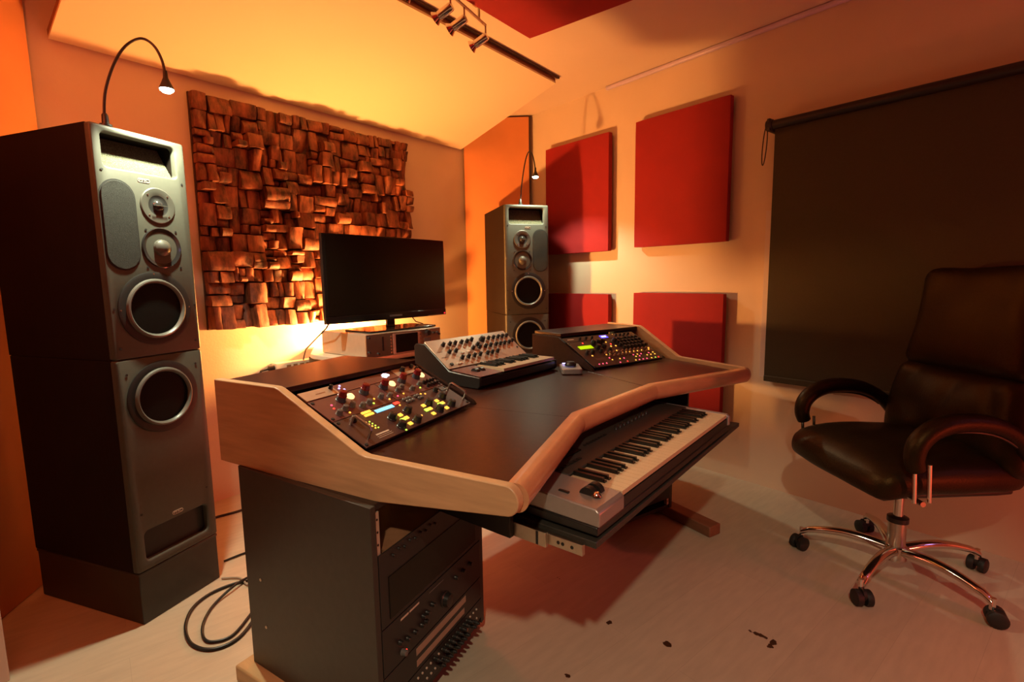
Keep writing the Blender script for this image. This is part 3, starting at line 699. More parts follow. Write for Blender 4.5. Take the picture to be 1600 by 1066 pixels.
for x in (0.43, 0.447, 0.464, 0.48): inst(KN['s'], 'knob', t, (x, 0.035, 0.004)); inst(KN['s'], 'knob', t, (x, 0.016, 0.004))
for x in (0.255,): G().b2(x - 0.0008, x + 0.0008, 0.002, 0.095, 0.004, 0.0046).put('seam', 'rubber', t)
t = unit('rack_unit', 'lowest rack unit of the left hump with blue display, amber buttons and handles', 'rack unit', BL, 0.003, 0.123, W, 'darkpanel', 0.008, 'rack units in the left hump')
rackscrews(t, W, 0.12)
G().b2(0.143, 0.218, 0.099, 0.112, 0.004, 0.0055).put('display', 'lcd_blue', t)
for i in range(3):
    for j in range(2): inst(LB_['y'], 'lit_button', t, (0.102 + i * 0.012, 0.115 - j * 0.012, 0.004), sc=(0.7, 0.7, 1))
for x, y, k in ((0.199, 0.061, 'y'), (0.206, 0.043, 'y'), (0.194, 0.018, 'y'), (0.187, 0.041, 'g'), (0.312, 0.063, 'y'), (0.320, 0.042, 'y'), (0.308, 0.019, 'y'), (0.302, 0.042, 'g'), (0.381, 0.062, 'y'), (0.391, 0.045, 'y'), (0.380, 0.020, 'y'), (0.375, 0.045, 'g')): inst(LB_[k], 'lit_button', t, (x, y, 0.004))
for x, y in ((0.163, 0.061), (0.236, 0.066), (0.225, 0.019), (0.158, 0.021), (0.338, 0.063), (0.421, 0.069), (0.345, 0.023), (0.413, 0.025)): inst(KN['l'], 'knob', t, (x, y, 0.004))
for x, y, k in ((0.241, 0.110, 'r'), (0.240, 0.098, 'o'), (0.362, 0.114, 'y'), (0.378, 0.108, 'o'), (0.262, 0.03, 'o'), (0.158, 0.003, 'g')): inst(LD[k], 'led', t, (x, y, 0.004))
inst(led_mesh('led_r', 0.022, 0.010), 'led', t, (0.238, 0.111, 0.004))
for i in range(4):
    inst(LD['y'], 'led', t, (0.078 + 0.002 * i, 0.080 - 0.010 * i, 0.004), sc=(.8, .8, 1)); inst(LD['g'], 'led', t, (0.090 + 0.001 * i, 0.078 - 0.010 * i, 0.004), sc=(.7, .7, 1))
bt = mk(G().lathe([(0.006, 0), (0.006, 0.004), (0.004, 0.006), (0, 0.006)], 12), 'button', 'greyknob')
for x in (0.275, 0.289, 0.303): inst(bt, 'button', t, (x, 0.113, 0.004)); inst(bt, 'button', t, (x + 0.004, 0.100, 0.004))
for x in (0.330, 0.344): inst(bt, 'button', t, (x, 0.111, 0.004)); inst(bt, 'button', t, (x + 0.004, 0.098, 0.004))
inst(KN['m'], 'knob', t, (0.055, 0.103, 0.004)); inst(KN['m'], 'knob', t, (0.43, 0.105, 0.004))
G().b2(0.062, 0.112, 0.0245, 0.0295, 0.004, 0.0045).put('lettering', 'ink', t)
for y in (0.013, 0.019): G().b2(0.060, 0.115, y, y + 0.0012, 0.004, 0.0045).put('lettering', 'ink', t)
G().b2(0.455, 0.482, 0.095, 0.112, 0.004, 0.006).put('switch', 'plastic', t)
handle(t, 0.034, 0.028, 0.092); handle(t, W - 0.012, 0.026, 0.092)

# right hump: slim unit over a mixer unit
BR = face_mtx((2.030, 1.128, 0.747), -17.6, 0.25, 0.122)
W = 0.488
t = unit('rack_unit', 'slim black rack unit with small blue display, top of the right hump', 'rack unit', BR, 0.222, 0.262, W, 'plastic', 0.045, 'rack units in the right hump')
G().b2(0.238, 0.285, 0.008, 0.030, 0.004, 0.0055).put('display', 'led_deep', t)
for i in range(3): inst(led_mesh('logo_glow', 0.007, 0.011), 'display_digit', t, (0.250 + i * 0.011, 0.019, 0.0056), sc=(1, 1, .3))
G().b2(0.02, 0.06, 0.018, 0.024, 0.004, 0.0045).put('lettering', 'ink', t)
for x in (0.10, 0.14, 0.18, 0.35, 0.38, 0.41, 0.44): inst(KN['s'], 'knob', t, (x, 0.020, 0.004))
for x, k in ((0.335, 'o'), (0.37, 'y'), (0.395, 'y'), (0.43, 'o')): inst(LD[k], 'led', t, (x, 0.032, 0.004), sc=(.6, .6, 1))
t = unit('rack_unit', 'black desk mixer unit with green display, rows of knobs and many small lights', 'rack unit', BR, 0.003, 0.221, W, 'plastic', 0.008, 'rack units in the right hump')
rackscrews(t, W, 0.218)
G().b2(0.034, 0.120, 0.150, 0.176, 0.004, 0.0055).put('display', 'lcd_green', t)
for x in (0.152, 0.187, 0.215, 0.297, 0.334): inst(KN['l'], 'knob', t, (x, 0.193, 0.004))
for x in (0.145, 0.187): inst(KN['l'], 'knob', t, (x, 0.150, 0.004))
for x in (0.050, 0.086, 0.140, 0.200): inst(KN['m'], 'knob', t, (x, 0.118, 0.004))
for r_, y in enumerate((0.200, 0.175, 0.150, 0.122)):
    for c_ in range(7): inst(KN['m'], 'knob', t, (0.300 + c_ * 0.0265 + 0.004 * (r_ % 2), y, 0.004))
for c_ in range(11): inst(KN['o'], 'knob', t, (0.150 + c_ * 0.0285, 0.096, 0.004)); inst(KN['o'], 'knob', t, (0.158 + c_ * 0.0285, 0.070, 0.004))
rr = random.Random(4)
for x, y, k in ((0.234, 0.188, 'y'), (0.250, 0.167, 'r'), (0.235, 0.148, 'y'), (0.268, 0.148, 'y'), (0.238, 0.108, 'y'), (0.086, 0.199, 'r'), (0.458, 0.096, 'o'), (0.06, 0.09, 'o')): inst(LD[k], 'led', t, (x, y, 0.004), sc=(1.5, 1.5, 1))
for c_ in range(12):
    for y, p in ((0.084, 'oyyog'), (0.056, 'mmyoy'), (0.040, 'mgyom'), (0.012, 'mrmyg')):
        if rr.random() < 0.72: inst(LD[rr.choice(p)], 'led', t, (0.145 + c_ * 0.0275 + rr.uniform(-.004, .004), y, 0.004), sc=(1.25, 1.25, 1))
for x in (0.045, 0.068, 0.092): inst(LD['m'], 'led', t, (x, 0.020, 0.004), sc=(1.2, 1.2, 1))
G().b2(0.06, 0.115, 0.05, 0.066, 0.004, 0.0045).put('lettering', 'darkpanel', t)

# lower left rack, inside the left pedestal
def low(base, label, z0, z1, m, depth, grp, W=0.468, y=0.0, name='rack_unit'):
    # frontal frame -> (u right, v up, n towards the viewer)
    bm_ = base @ Matrix.Translation((0.0195, 0.003, 0)) @ Matrix.Rotation(R(90), 4, 'X')
    return unit(name, label, 'rack unit', bm_, z0, z1, W, m, 0, grp)
GR = 'rack units in the left pedestal'
def lowchassis(t, h, W=0.468, d=0.3, m='black'): G().prism([(0.03, 0.002, -0.0005), (W - 0.03, 0.002, -0.0005), (W - 0.03, h - 0.002, -0.0005), (0.03, h - 0.002, -0.0005)], (0.03, 0, -d)).put('chassis', m, t)
t = low(ML, 'rack unit with dark glass front, under the open bay of the left pedestal', 0.338, 0.526, 'plastic', 0, GR); lowchassis(t, 0.188, m='brown_edge')  # brown chassis: red light on its top put into the colour
for i in range(9): inst(KN['s'], 'knob', t, (0.05 + i * 0.022, 0.166 + 0.006 * (i % 2), 0.004), sc=(.6, .6, .6))
G().b2(0.03, 0.44, 0.012, 0.120, 0.004, 0.006).put('glass_front', 'screen', t)
t = low(ML, 'black amplifier rack unit with small knobs and a line of lettering', 0.214, 0.336, 'plastic', 0, GR); lowchassis(t, 0.122)
for x0, x1 in ((0.068, 0.100), (0.104, 0.145)): G().b2(x0, x1, 0.1055, 0.1105, 0.004, 0.0044).put('lettering', 'ink', t)
G().b2(0.19, 0.26, 0.106, 0.108, 0.004, 0.0044).put('lettering', 'greyknob', t)
for x, y in ((0.06, 0.055), (0.09, 0.045), (0.12, 0.043), (0.15, 0.042), (0.168, 0.042), (0.158, 0.062), (0.175, 0.062), (0.2, 0.07)): inst(KN['s'], 'knob', t, (x, y, 0.004))
inst(KN['l'], 'knob', t, (0.265, 0.045, 0.004), sc=(1.6, 1.6, 1)); inst(KN['g'], 'knob', t, (0.07, 0.022, 0.004)); inst(LD['r'], 'led', t, (0.075, 0.026, 0.012))
for x in (0.32, 0.36, 0.40): inst(KN['s'], 'knob', t, (x, 0.08, 0.004))
t = low(ML, 'patch panel with two paper label strips, above the jack sockets', 0.140, 0.212, 'plastic', 0, GR); lowchassis(t, 0.072)
G().b2(0.125, 0.375, 0.044, 0.064, 0.004, 0.0048).put('label_strip', 'label', t); G().b2(0.125, 0.365, 0.012, 0.030, 0.004, 0.0048).put('label_strip', 'label', t)
t = low(ML, 'jack patchbay with black plugs, lowest unit in the left pedestal', 0.072, 0.138, 'plastic', 0, GR); lowchassis(t, 0.066)
jm = mk(G().lathe([(0.0055, 0), (0.0055, 0.003), (0.003, 0.003), (0.003, 0.001), (0, 0.001)], 10), 'jack_socket', 'ink')
pm = mk(G().lathe([(0.0058, 0), (0.0058, 0.014), (0.004, 0.018), (0.003, 0.022), (0, 0.022)], 10), 'jack_plug', 'rubber')
rm = mk(G().lathe([(0.0061, 0.0125), (0.0061, 0.0135)], 10), 'plug_ring', 'steel')
for c_ in range(22):
    for r_, y in enumerate((0.048, 0.018)):
        x = 0.03 + c_ * 0.0193
        inst(jm, 'jack_socket', t, (x, y, 0.004), sc=(.55, .55, 1))
        if c_ in (2, 3, 9, 11, 12, 13, 14, 15, 16, 17, 18) if r_ == 0 else c_ in (3, 4, 10, 11, 12, 13, 14, 15, 16, 17, 19, 20):
            p_ = inst(pm, 'jack_plug', t, (x, y, 0.006)); inst(rm, 'plug_ring', p_, (0, 0, 0))

# lower right rack
def low2(label, z0, z1): return low(MR_, label, z0, z1, 'plastic', 0, 'rack units in the right pedestal')
t = low2('black rack unit with gold dial and lettering, low in the right pedestal', 0.10, 0.26); lowchassis(t, 0.16)
inst(KN['gold'], 'dial', t, (0.300, 0.075, 0.004))
for i in range(5): G().b2(0.335, 0.40 - 0.006 * (i % 2), 0.090 - i * 0.009, 0.094 - i * 0.009, 0.004, 0.0045).put('lettering', 'ink', t)
for i in range(5): inst(KN['m'], 'knob', t, (0.10 + i * 0.035, 0.06, 0.004))
t = low2('plain black rack unit above the gold dial unit in the right pedestal', 0.262, 0.42); lowchassis(t, 0.158)
for i in range(6): inst(KN['m'], 'knob', t, (0.08 + i * 0.055, 0.06, 0.004))

# ------------------------------------------------------------------ keyboards
def keybed(t, n_white, x0, x1, y0, y1, z, first_black, wd=0.012):
    """white and black keys, each its own part; keys run x0..x1, fronts at y0"""
    kw = (x1 - x0) / n_white
    wm = mk(G().b2(-kw / 2 + 0.0005, kw / 2 - 0.0005, 0, y1 - y0, -wd, 0), 'white_key', 'white_key')
    bl = (y1 - y0) * 0.62
    g = G(); g.prism([(-kw * .26, 0, 0), (kw * .26, 0, 0), (kw * .26, bl, 0), (-kw * .26, bl, 0)], (0, 0, 0.004))
    g2 = g.bm; g.box((0, bl / 2 + 0.003, 0.0075), (kw * .40, bl - 0.006, 0.007))
    bmm = mk(g, 'black_key', 'black_key')
    for i in range(n_white): inst(wm, 'white_key', t, (x0 + (i + .5) * kw, y0, z))
    pat = (1, 1, 0, 1, 1, 1, 0)
    for i in range(n_white - 1):
        if pat[(i + first_black) % 7]: inst(bmm, 'black_key', t, (x0 + (i + 1) * kw, y1 - bl, z))

# controller keyboard on the tray
t = thing('controller_keyboard', 'silver full width controller keyboard on the pulled out tray under the desk', 'keyboard', (0.958, 0.520, 0.579), R(-0.2))
L_ = 1.003
G().prism([(0, 0.004, 0.004), (0, 0.30, 0.004), (0, 0.30, 0.030), (0, 0.004, 0.026)], (L_, 0, 0)).put('bottom_case', 'plastic', t, bev=0.004)
g = G(); prof = [(0.0, 0.026), (0.0, 0.060), (0.010, 0.068), (0.30, 0.078), (0.30, 0.030)]
for x0, w_ in ((0, 0.125), (0.985, L_ - 0.985)): G().prism([(x0, y, z) for y, z in prof], (w_, 0, 0)).put('end_block', 'silverkb', t, bev=0.004)
G().prism([(0.125, 0.160, 0.028), (0.125, 0.160, 0.074), (0.125, 0.30, 0.080), (0.125, 0.30, 0.028)], (0.86, 0, 0)).put('control_panel', 'kbpanel', t, bev=0.003)
G().b2(0.125, 0.985, 0.006, 0.158, 0.026, 0.052).put('key_bed', 'plastic', t)
keybed(t, 36, 0.128, 0.982, 0.008, 0.158, 0.067, 0)
G().b2(0.20, 0.30, 0.225, 0.275, 0.0775, 0.0805).put('display', 'screen', t)
for i in range(8): G().b2(0.34 + i * 0.018, 0.352 + i * 0.018, 0.235, 0.243, 0.0775, 0.0805).put('button', 'plastic', t)
for i in range(9): inst(KN['s'], 'knob', t, (0.55 + i * 0.03, 0.24, 0.0770))
for i in range(6): G().b2(0.13 + i * 0.02, 0.145 + i * 0.02, 0.19, 0.20, 0.0752, 0.0785).put('button', 'plastic', t)
wh = mk(G().tube([(-0.009, 0, 0), (0.009, 0, 0)], 0.022, 20), 'wheel', 'plastic')
for x in (0.062, 0.092): inst(wh, 'wheel', t, (x, 0.062, 0.066))
inst(mk(G().lathe([(0.012, 0), (0.011, 0.004), (0.006, 0.009), (0, 0.010)], 16), 'thumb_ball', 'chrome'), 'thumb_ball', t, (0.060, 0.040, 0.071))
G().b2(0.03, 0.037, 0.10, 0.128, 0.070, 0.075).put('slot', 'plastic', t)

# small analogue synthesiser on the desk
t = thing('synthesizer', 'small silver knob covered synthesizer with short keyboard on the desk centre', 'synthesizer', (1.425, 1.290, 0.739))
SW = 0.537
side_p = [(0.012, 0.0), (0.0, 0.010), (0.0, 0.046), (0.165, 0.056), (0.305, 0.156), (0.360, 0.156), (0.372, 0.145), (0.372, 0.0)]
for x in (0.0, SW - 0.010): G().prism([(x, y, z) for y, z in side_p], (0.010, 0, 0)).put('side_cheek', 'plastic', t, bev=0.004)
G().prism([(0.010, y, z) for y, z in ((0.014, 0.002), (0.003, 0.012), (0.003, 0.040), (0.180, 0.052), (0.300, 0.140), (0.368, 0.140), (0.368, 0.002))], (SW - 0.020, 0, 0)).put('case', 'plastic', t, bev=0.002)
SYN = Matrix.Translation((0, 0.176, 0.057)) @ Matrix.Rotation(math.atan2(0.100, 0.137), 4, 'X')
o = G().prism([(p_[0], p_[1], -0.004) for p_ in rrect(0.006, SW - 0.006, 0.0, 0.176, 0.006)], (0, 0, 0.010)).put('control_panel', 'alu', t, bev=0.002); o.matrix_local = SYN
def syn(me, n, x, y, z=0.006, sc=None):
    o = bpy.data.objects.new(n, me); C.objects.link(o); o.parent = t; o.matrix_local = SYN @ Matrix.Translation((x, y, z)) @ (Matrix.Diagonal((*sc, 1)) if sc else Matrix())
K1 = knob_mesh('knob', 0.0085, 0.017, 'plastic'); K2 = knob_mesh('knob', 0.0135, 0.021, 'plastic')
for x in (0.082, 0.122, 0.154, 0.194, 0.229, 0.376, 0.411, 0.446, 0.478, 0.510): syn(K1, 'knob', x, 0.136)
syn(K1, 'knob', 0.264, 0.142); syn(K2, 'knob', 0.329, 0.134)
for x in (0.082, 0.121, 0.229, 0.272, 0.314, 0.348, 0.387, 0.419, 0.450, 0.484): syn(K1, 'knob', x, 0.090)
syn(K1, 'knob', 0.516, 0.098); syn(K1, 'knob', 0.275, 0.108)
for x in (0.122, 0.161, 0.199, 0.236, 0.286, 0.318, 0.355): syn(K1, 'knob', x, 0.046)
bm1 = mk(G().b2(-0.006, 0.006, -0.005, 0.005, 0, 0.004), 'button', 'whiteplastic')
for x, y in ((0.155, 0.078), (0.190, 0.078), (0.040, 0.022), (0.078, 0.022), (0.096, 0.022)): syn(bm1, 'button', x, y)
syn(mk(G().b2(-0.007, 0.007, -0.005, 0.005, 0, 0.006), 'switch', 'plastic'), 'switch', 0.040, 0.022)
syn(mk(G().lathe([(0.005, 0), (0.005, 0.003), (0, 0.003)], 10), 'jack_socket', 'rubber'), 'jack_socket', 0.512, 0.052)
g = G()
for x in (0.02, 0.02, 0.035): g.b2(x, x + 0.018, 0.10, 0.102, 0.006, 0.0064); g.b2(x, x + 0.022, 0.066, 0.068, 0.006, 0.0064)
o = g.put('lettering', 'plastic', t); o.matrix_local = SYN
G().prism([(0.012, 0.004, 0.046), (0.148, 0.004, 0.046), (0.148, 0.165, 0.056), (0.012, 0.165, 0.056)], (0, 0, 0.003)).put('wheel_panel', 'redbrown', t, bev=0.001)
sw = mk(G().tube([(-0.009, 0, 0), (0.009, 0, 0)], 0.020, 20), 'wheel', 'plastic')
for x in (0.070, 0.102): inst(sw, 'wheel', t, (x, 0.085, 0.046))
keybed(t, 15, 0.152, SW - 0.018, 0.004, 0.150, 0.060, 3)

# small desktop volume controller
t = thing('volume_controller', 'small silver controller with black dial between synthesizer and right hump', 'controller', (1.948, 1.208, 0.739), R(-52))
G().prism([(x, y, 0) for x, y in rrect(-0.045, 0.045, -0.075, 0.075, 0.012)], (0, 0, 0.024)).put('case', 'silverkb', t, bev=0.003)
G().lathe([(0.026, 0.028), (0.026, 0.034), (0.020, 0.044), (0.018, 0.046), (0, 0.046)], 20).put('dial', 'plastic', t)
G().b2(-0.032, 0.020, 0.042, 0.062, 0.028, 0.030).put('display', 'led_b', t)
tag(G().b2(-0.012, 0.012, -0.006, 0.006, 0, 0.012).put('blue_indicator', 'led_deep', loc=(2.165, 1.425, 0.739), rz=R(70)), 'small deep blue indicator light at the foot of the right hump', 'indicator')

# ------------------------------------------------------------------ behind the desk: stand, recorders, television, power strip
t = thing('equipment_stand', 'low stand with pale top behind the desk under the silver recorder', 'stand', (1.40, 2.02, 0))
g = G(); g.prism([(x, y, 0.762) for x, y in ((0.03, 0.04), (0.005, 0.34), (0.004, 0.41), (0.02, 0.46), (0.06, 0.52), (0.26, 0.82), (0.65, 0.82), (0.65, 0.04))], (0, 0, 0.024)); g.put('stand_top', 'whiteplastic', t, bev=0.004)
G().b2(0.045, 0.060, 0.08, 0.52, 0, 0.762).put('stand_side', 'blackboard', t); G().b2(0.560, 0.575, 0.08, 0.52, 0, 0.762).put('stand_side', 'blackboard', t)
G().b2(0.06, 0.56, 0.48, 0.495, 0.02, 0.762).put('stand_back', 'blackboard', t); G().b2(0.06, 0.56, 0.08, 0.48, 0.640, 0.655).put('stand_shelf', 'blackboard', t)
t = thing('hard_disk_recorder', 'silver rack recorder with dark display, under the television', 'recorder', (1.461, 2.050, 0.787))
G().b2(0.012, 0.472, 0.004, 0.40, 0, 0.116).put('case', 'alu', t, bev=0.003)
G().b2(0, 0.484, -0.004, 0.004, 0.001, 0.116).put('face_plate', 'steel', t, bev=0.002)
G().b2(0.160, 0.335, -0.0055, -0.0038, 0.006, 0.108).put('display_frame', 'alu', t)
G().b2(0.175, 0.320, -0.0066, -0.0052, 0.010, 0.103).put('display', 'screen', t)
inst(KN['l'], 'knob', t, (0.388, -0.004, 0.094), FR, sc=(1.35, 1.35, 1)); G().b2(0.092, 0.102, -0.0052, -0.0036, 0.03, 0.10).put('disk_slot', 'plastic', t)
g = G()
for i in range(6): g.b2(0.145, 0.152, -0.0052, -0.0036, 0.012 + i * 0.016, 0.020 + i * 0.016); g.b2(0.340, 0.347, -0.0052, -0.0036, 0.012 + i * 0.016, 0.020 + i * 0.016)
g.put('soft_key', 'brown_edge', t)
G().b2(0.366, 0.412, -0.0052, -0.0036, 0.030, 0.066).put('keypad', 'greyknob', t)
for x, z in ((0.43, 0.09), (0.46, 0.09), (0.43, 0.04), (0.47, 0.08), (0.065, 0.018), (0.012, 0.10), (0.012, 0.03)): inst(KN['s'], 'knob', t, (x, -0.004, z), FR)
t = thing('remote_unit', 'silver rack unit with small buttons, on the stand shelf under the recorder', 'recorder', (1.48, 2.045, 0.656))
G().b2(0, 0.462, 0.004, 0.36, 0, 0.088).put('case', 'alu', t, bev=0.002)
G().b2(-0.002, 0.464, -0.004, 0.004, 0.0, 0.090).put('face_plate', 'steel', t, bev=0.002)
for i in range(9): G().b2(0.22 + i * 0.022, 0.234 + i * 0.022, -0.006, -0.0035, 0.055, 0.066).put('button', 'plastic', t)
for i in range(5): G().b2(0.28 + i * 0.035, 0.302 + i * 0.035, -0.006, -0.0035, 0.018, 0.034).put('button', 'plastic', t)

t = thing('television', 'black flat screen television switched off on the silver recorder', 'television', (1.746, 2.200, 0.9035))
G().grid_box((0.790, 0.028, 0.436), 0.006, 6, mtx=Matrix.Translation((0, 0.012, 0.268))).put('casing', 'gloss', t)
G().b2(-0.380, 0.380, -0.0032, -0.0015, 0.090, 0.474).put('screen', 'screen', t)
G().b2(-0.393, 0.393, -0.0040, -0.0015, 0.052, 0.086).put('lower_bezel', 'gloss', t, bev=0.001)
G().b2(0.250, 0.393, -0.0045, -0.0015, 0.0525, 0.0545).put('trim_line', 'steel', t)
G().b2(-0.022, 0.062, -0.0044, -0.0038, 0.0655, 0.0755).put('badge', 'greyknob', t)
inst(dot_mesh('standby', 0.005), 'standby_light', t, (0.382, -0.004, 0.062), FR)
G().prism([(-0.025, 0.012, 0.010), (0.025, 0.012, 0.010), (0.025, 0.032, 0.010), (-0.025, 0.032, 0.010)], (0, 0, 0.06)).put('neck', 'gloss', t, bev=0.003)
g = G(); g.prism([(x, y, 0) for x, y in rrect(-0.235, 0.215, -0.115, 0.105, 0.02)], (0, 0, 0.010)); g.put('stand_base', 'gloss', t, bev=0.003)
tag(G().tube([(1.90, 2.235, 0.985), (1.915, 2.24, 0.955), (1.95, 2.25, 0.925), (2.02, 2.27, 0.907), (2.07, 2.32, 0.86)], 0.003, 6).put('power_cable', 'cable'), 'thin black cable hanging from the right back of the television', 'cable')
tag(G().tube([(1.404, 2.242, 0.975), (1.411, 2.30, 0.929), (1.44, 2.45, 0.864), (1.475, 2.62, 0.791), (1.53, 2.74, 0.738), (1.563, 2.81, 0.706)], 0.0042, 6).put('television_cable', 'cable'), 'thin black cable running down from the television to the power strip', 'cable')
t = thing('power_strip', 'white power strip fixed to the back wall behind the left hump', 'power strip', (1.40, 2.87, 0.648))
G().b2(0, 0.30, -0.06, 0, 0, 0.055).put('case', 'whiteplastic', t, bev=0.004)
g = G()
for i in range(6): g.b2(0.06 + i * 0.040, 0.085 + i * 0.040, -0.0612, -0.0598, 0.016, 0.040)
g.put('socket', 'brown_edge', t)
G().tube([(-0.002, -0.032, 0.028), (-0.03, -0.032, 0.028), (-0.035, -0.032, 0.027)], [0.017, 0.017, 0.008], 12).put('plug', 'plastic', t)
G().tube([(-0.033, -0.032, 0.027), (-0.075, -0.032, 0.022), (-0.10, -0.032, -0.02), (-0.12, -0.032, -0.12), (-0.13, -0.032, -0.35), (-0.11, -0.04, -0.60), (-0.10, -0.06, -0.642)], 0.006, 8).put('cord', 'cable', t)

# ------------------------------------------------------------------ office chair
CH = thing('office_chair', 'high backed black leather office chair on a chrome five star base', 'chair', (2.38, 0.0, 0), R(41))   # local +y is where it faces
def wob(co, f, a, o_=0.0): return noise.noise(Vector((co.x * f + o_, co.y * f, co.z * f)))
def seat_fn(co):
    p = co.copy(); u, v = co.x / 0.27, co.y / 0.27
    top = max(0, co.z / 0.055)
    p.z += 0.030 * top * (1 - u * u) * (1 - v * v) ; p.z -= 0.022 * max(0, v) ** 3 ; p.z += 0.006 * wob(co, 9, 1)
    p.x *= 1 - 0.08 * max(0, -v) ** 2 + 0.02 * (1 - v * v)
    p.y += 0.02 * (1 - u * u) * (1 if v > 0 else 0) * max(0, v)
    return p
G().grid_box((0.54, 0.54, 0.115), 0.055, 14, seat_fn, Matrix.Translation((0, 0.02, 0.474))).put('seat', 'leather', CH, smooth=60)
G().grid_box((0.44, 0.44, 0.03), 0.02, 6, None, Matrix.Translation((0, 0.0, 0.412))).put('seat_pan', 'plastic', CH)
# backrest leans back; its own frame: origin at the back of the seat
def back_mtx(z, lean): return Matrix.Translation((0, -0.215, 0.445)) @ Matrix.Rotation(R(lean), 4, 'X') @ Matrix.Translation((0, 0, z))
def lumbar_fn(co):
    p = co.copy(); u, v = co.x / 0.27, co.z / 0.17
    front = max(0, co.y / 0.065)
    p.y += front * (0.050 * (1 - u * u) * (1 - v * v) + 0.016 * (abs(math.sin(co.x * 21 + 5 * co.z + 1.6 * wob(co, 6, 1))) ** 0.6) * (1 - v ** 4) * (0.75 + 0.6 * wob(co, 5, 1, 3.0)))
    p.y += 0.035 * u * u                      # wraps round the sitter
    p.x *= 1.03 - 0.06 * v - 0.07 * v * v
    return p
o = G().grid_box((0.55, 0.13, 0.35), 0.055, 30, lumbar_fn).put('lumbar_cushion', 'leather', CH, smooth=60); o.matrix_local = back_mtx(0.190, 7)
def head_fn(co):
    p = co.copy(); u, v = co.x / 0.24, co.z / 0.20
    front = max(0, co.y / 0.06)
    p.y += front * (0.035 * (1 - u * u) * (1 - v * v) + 0.008 * wob(co, 7, 1))
    p.y += 0.030 * u * u + 0.02 * v * v
    p.x *= 1.0 - 0.07 * v
    p.z += 0.006 * wob(co, 6, 1, 9.0)
    return p
o = G().grid_box((0.475, 0.12, 0.40), 0.050, 16, head_fn).put('head_cushion', 'leather', CH, smooth=60); o.matrix_local = back_mtx(0.535, 7)
o = G().grid_box((0.40, 0.05, 0.66), 0.03, 8).put('back_shell', 'plastic', CH); o.matrix_local = back_mtx(0.37, 7) @ Matrix.Translation((0, -0.034, 0))
for s in (-1, 1):
    x = s * 0.292
    pts = [(x, 0.205, 0.535), (x, 0.216, 0.570), (x, 0.208, 0.617), (x, 0.170, 0.658), (x, 0.105, 0.682), (x, 0.025, 0.684), (x, -0.055, 0.668), (x - s * 0.006, -0.125, 0.630), (x - s * 0.014, -0.175, 0.575), (x - s * 0.03, -0.200, 0.51)]
    sm = []
    Q = [Vector(p) for p in pts]; Q = [Q[0]] + Q + [Q[-1]]
    for i in range(1, len(Q) - 2):
        for k in range(4):
            u = k / 4
            sm.append(0.5 * ((2 * Q[i]) + (-Q[i - 1] + Q[i + 1]) * u + (2 * Q[i - 1] - 5 * Q[i] + 4 * Q[i + 1] - Q[i + 2]) * u * u + (-Q[i - 1] + 3 * Q[i] - 3 * Q[i + 1] + Q[i + 2]) * u ** 3))
    sm.append(Q[-1])
    a = G().tube(sm, [0.026 + 0.006 * math.sin(math.pi * min(1, i / 26)) for i in range(len(sm))], 14).put('armrest', 'leather', CH, smooth=60)
    G().tube([(x + s * 0.0, q_.y, q_.z - 0.031) for q_ in sm[6:-8]], 0.004, 6).put('arm_trim', 'plastic', CH)
    for dy in (0.0, -0.050): G().cyl((x, 0.212 + dy, 0.550), (x, 0.204 + dy, 0.424), 0.0065, None, 10).put('arm_post', 'chrome', CH)
    G().tube([(x + s * 0.008, 0.180, 0.421), (s * 0.13, 0.15, 0.412)], 0.0085, 10).put('arm_bar', 'chrome', CH)
G().lathe([(0.030, 0.085), (0.030, 0.212), (0.0, 0.212)], 20).put('column_sleeve', 'steel', CH)
G().lathe([(0.0355, 0.210), (0.0355, 0.228), (0.016, 0.234), (0.016, 0.210)], 20).put('column_collar', 'plastic', CH)
G().lathe([(0.0165, 0.22), (0.0165, 0.392), (0, 0.392)], 16).put('gas_piston', 'chrome', CH)
G().b2(-0.07, 0.07, -0.11, 0.11, 0.382, 0.400).put('tilt_plate', 'plastic', CH, bev=0.004)
G().lathe([(0, 0.055), (0.036, 0.058), (0.042, 0.085), (0.040, 0.112), (0.030, 0.118), (0, 0.118)], 20).put('base_hub', 'chrome', CH)
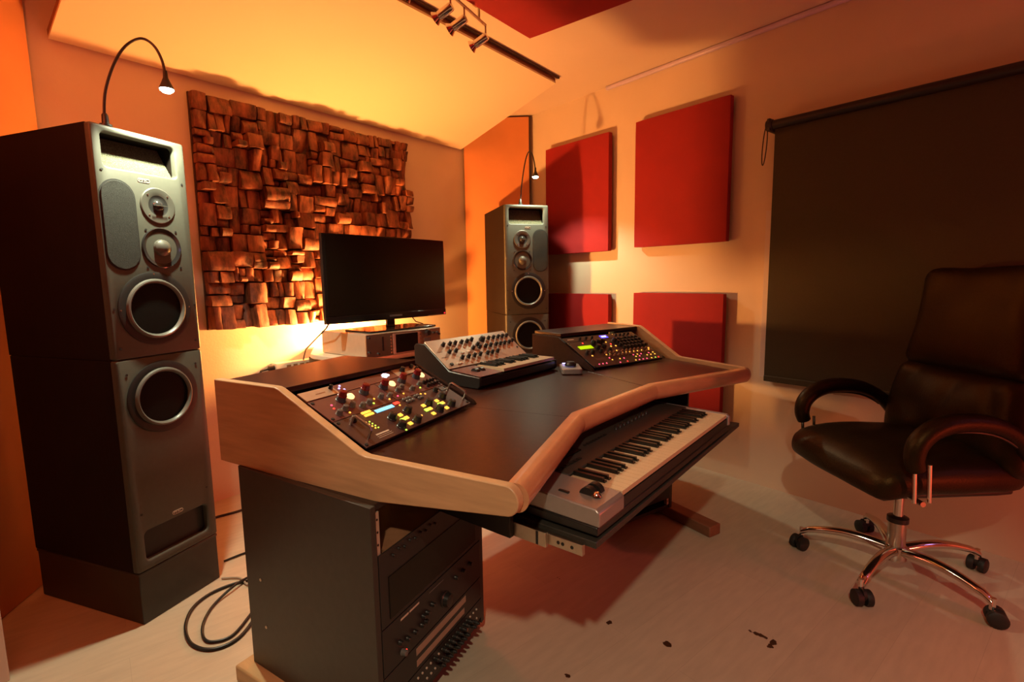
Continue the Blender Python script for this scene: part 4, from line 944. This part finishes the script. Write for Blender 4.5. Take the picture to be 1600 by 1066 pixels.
for k in range(5):
    a = R(92.0 - 41.0 + 72 * k); d = Vector((math.cos(a), math.sin(a), 0)); n_ = Vector((-d.y, d.x, 0))
    g = G(); rings = []
    for i in range(11):
        s = i / 10; r_ = 0.030 + s * 0.292; z = 0.098 + 0.018 * math.sin(math.pi * min(1, s * 1.05)) - 0.012 * s * s - (0.012 if i == 10 else 0)
        w_ = 0.022 - 0.007 * s; h_ = 0.020 - 0.008 * s
        c = d * r_ + Vector((0, 0, z))
        rings.append([g.bm.verts.new(c + n_ * (w_ * math.cos(2 * math.pi * j / 12)) + Vector((0, 0, h_ * math.sin(2 * math.pi * j / 12)))) for j in range(12)])
    for A, B in zip(rings, rings[1:]):
        for j in range(12): g.bm.faces.new((A[j], A[(j + 1) % 12], B[(j + 1) % 12], B[j]))
    g.bm.faces.new(rings[0][::-1]); g.bm.faces.new(rings[-1])
    leg = g.put('base_leg', 'chrome', CH, smooth=60)
    cx = d * 0.318
    G().cyl(cx + Vector((0, 0, 0.052)), cx + Vector((0, 0, 0.092)), 0.009, None, 10).put('caster_stem', 'chrome', leg)
    ra = R(20 + 63 * k); ax = Vector((math.cos(ra), math.sin(ra), 0)); c0 = cx + Vector((-ax.y, ax.x, 0)) * 0.012 + Vector((0, 0, 0.0285))
    g = G()
    for s in (-1, 1): g.tube([c0 + ax * s * 0.006, c0 + ax * s * 0.010, c0 + ax * s * 0.026, c0 + ax * s * 0.030], [0.026, 0.0285, 0.0285, 0.022], 20)
    g.tube([c0 + ax * -0.006 + Vector((0, 0, 0.012)), c0 + ax * 0.006 + Vector((0, 0, 0.012))], 0.022, 14)
    g.put('caster', 'rubber', leg)

# ------------------------------------------------------------------ cables on the floor by the left speaker
def cable(name, pts, r, m, label):
    Q = [Vector(p) for p in pts]; Q = [Q[0]] + Q + [Q[-1]]; sm = []
    for i in range(1, len(Q) - 2):
        for k in range(6):
            u = k / 6
            sm.append(0.5 * ((2 * Q[i]) + (-Q[i - 1] + Q[i + 1]) * u + (2 * Q[i - 1] - 5 * Q[i] + 4 * Q[i + 1] - Q[i + 2]) * u * u + (-Q[i - 1] + 3 * Q[i] - 3 * Q[i + 1] + Q[i + 2]) * u ** 3))
    sm.append(Q[-1])
    return tag(G().tube(sm, r, 8).put(name, m), label, 'cable')
z = 0.006
cable('floor_cable', [(1.15, 1.75, z), (0.95, 1.90, z), (0.80, 1.985, z), (0.70, 2.005, z), (0.618, 1.968, z), (0.560, 1.880, z), (0.536, 1.770, z), (0.560, 1.690, z), (0.620, 1.665, z), (0.690, 1.700, z), (0.80, 1.80, z + 0.010), (0.95, 1.92, z)], 0.0055, 'cable', 'thick black cable in a loop on the floor between left speaker and desk')
cable('floor_cable', [(1.00, 2.02, z), (0.85, 2.0, z), (0.76, 1.965, z + 0.012), (0.665, 1.92, z), (0.600, 1.84, z), (0.572, 1.76, z), (0.585, 1.715, z), (0.640, 1.70, z), (0.74, 1.775, z)], 0.0048, 'cable', 'thinner black cable looping inside the thick floor cable')
cable('floor_cable', [(0.755, 2.075, z), (0.80, 2.02, z), (0.80, 1.94, z), (0.86, 1.87, z), (0.98, 1.86, z)], 0.004, 'greycable', 'pale grey cable running from the foot of the left speaker to the desk')
cable('floor_cable', [(0.815, 2.20, z), (0.92, 2.19, z), (1.05, 2.12, z), (1.2, 2.05, z)], 0.0045, 'cable', 'black cable running straight from behind the left speaker plinth to the desk')
cable('floor_cable', [(0.83, 2.62, z), (0.95, 2.66, z), (1.10, 2.64, z), (1.28, 2.72, z)], 0.006, 'cable', 'black cable along the floor at the foot of the back wall')
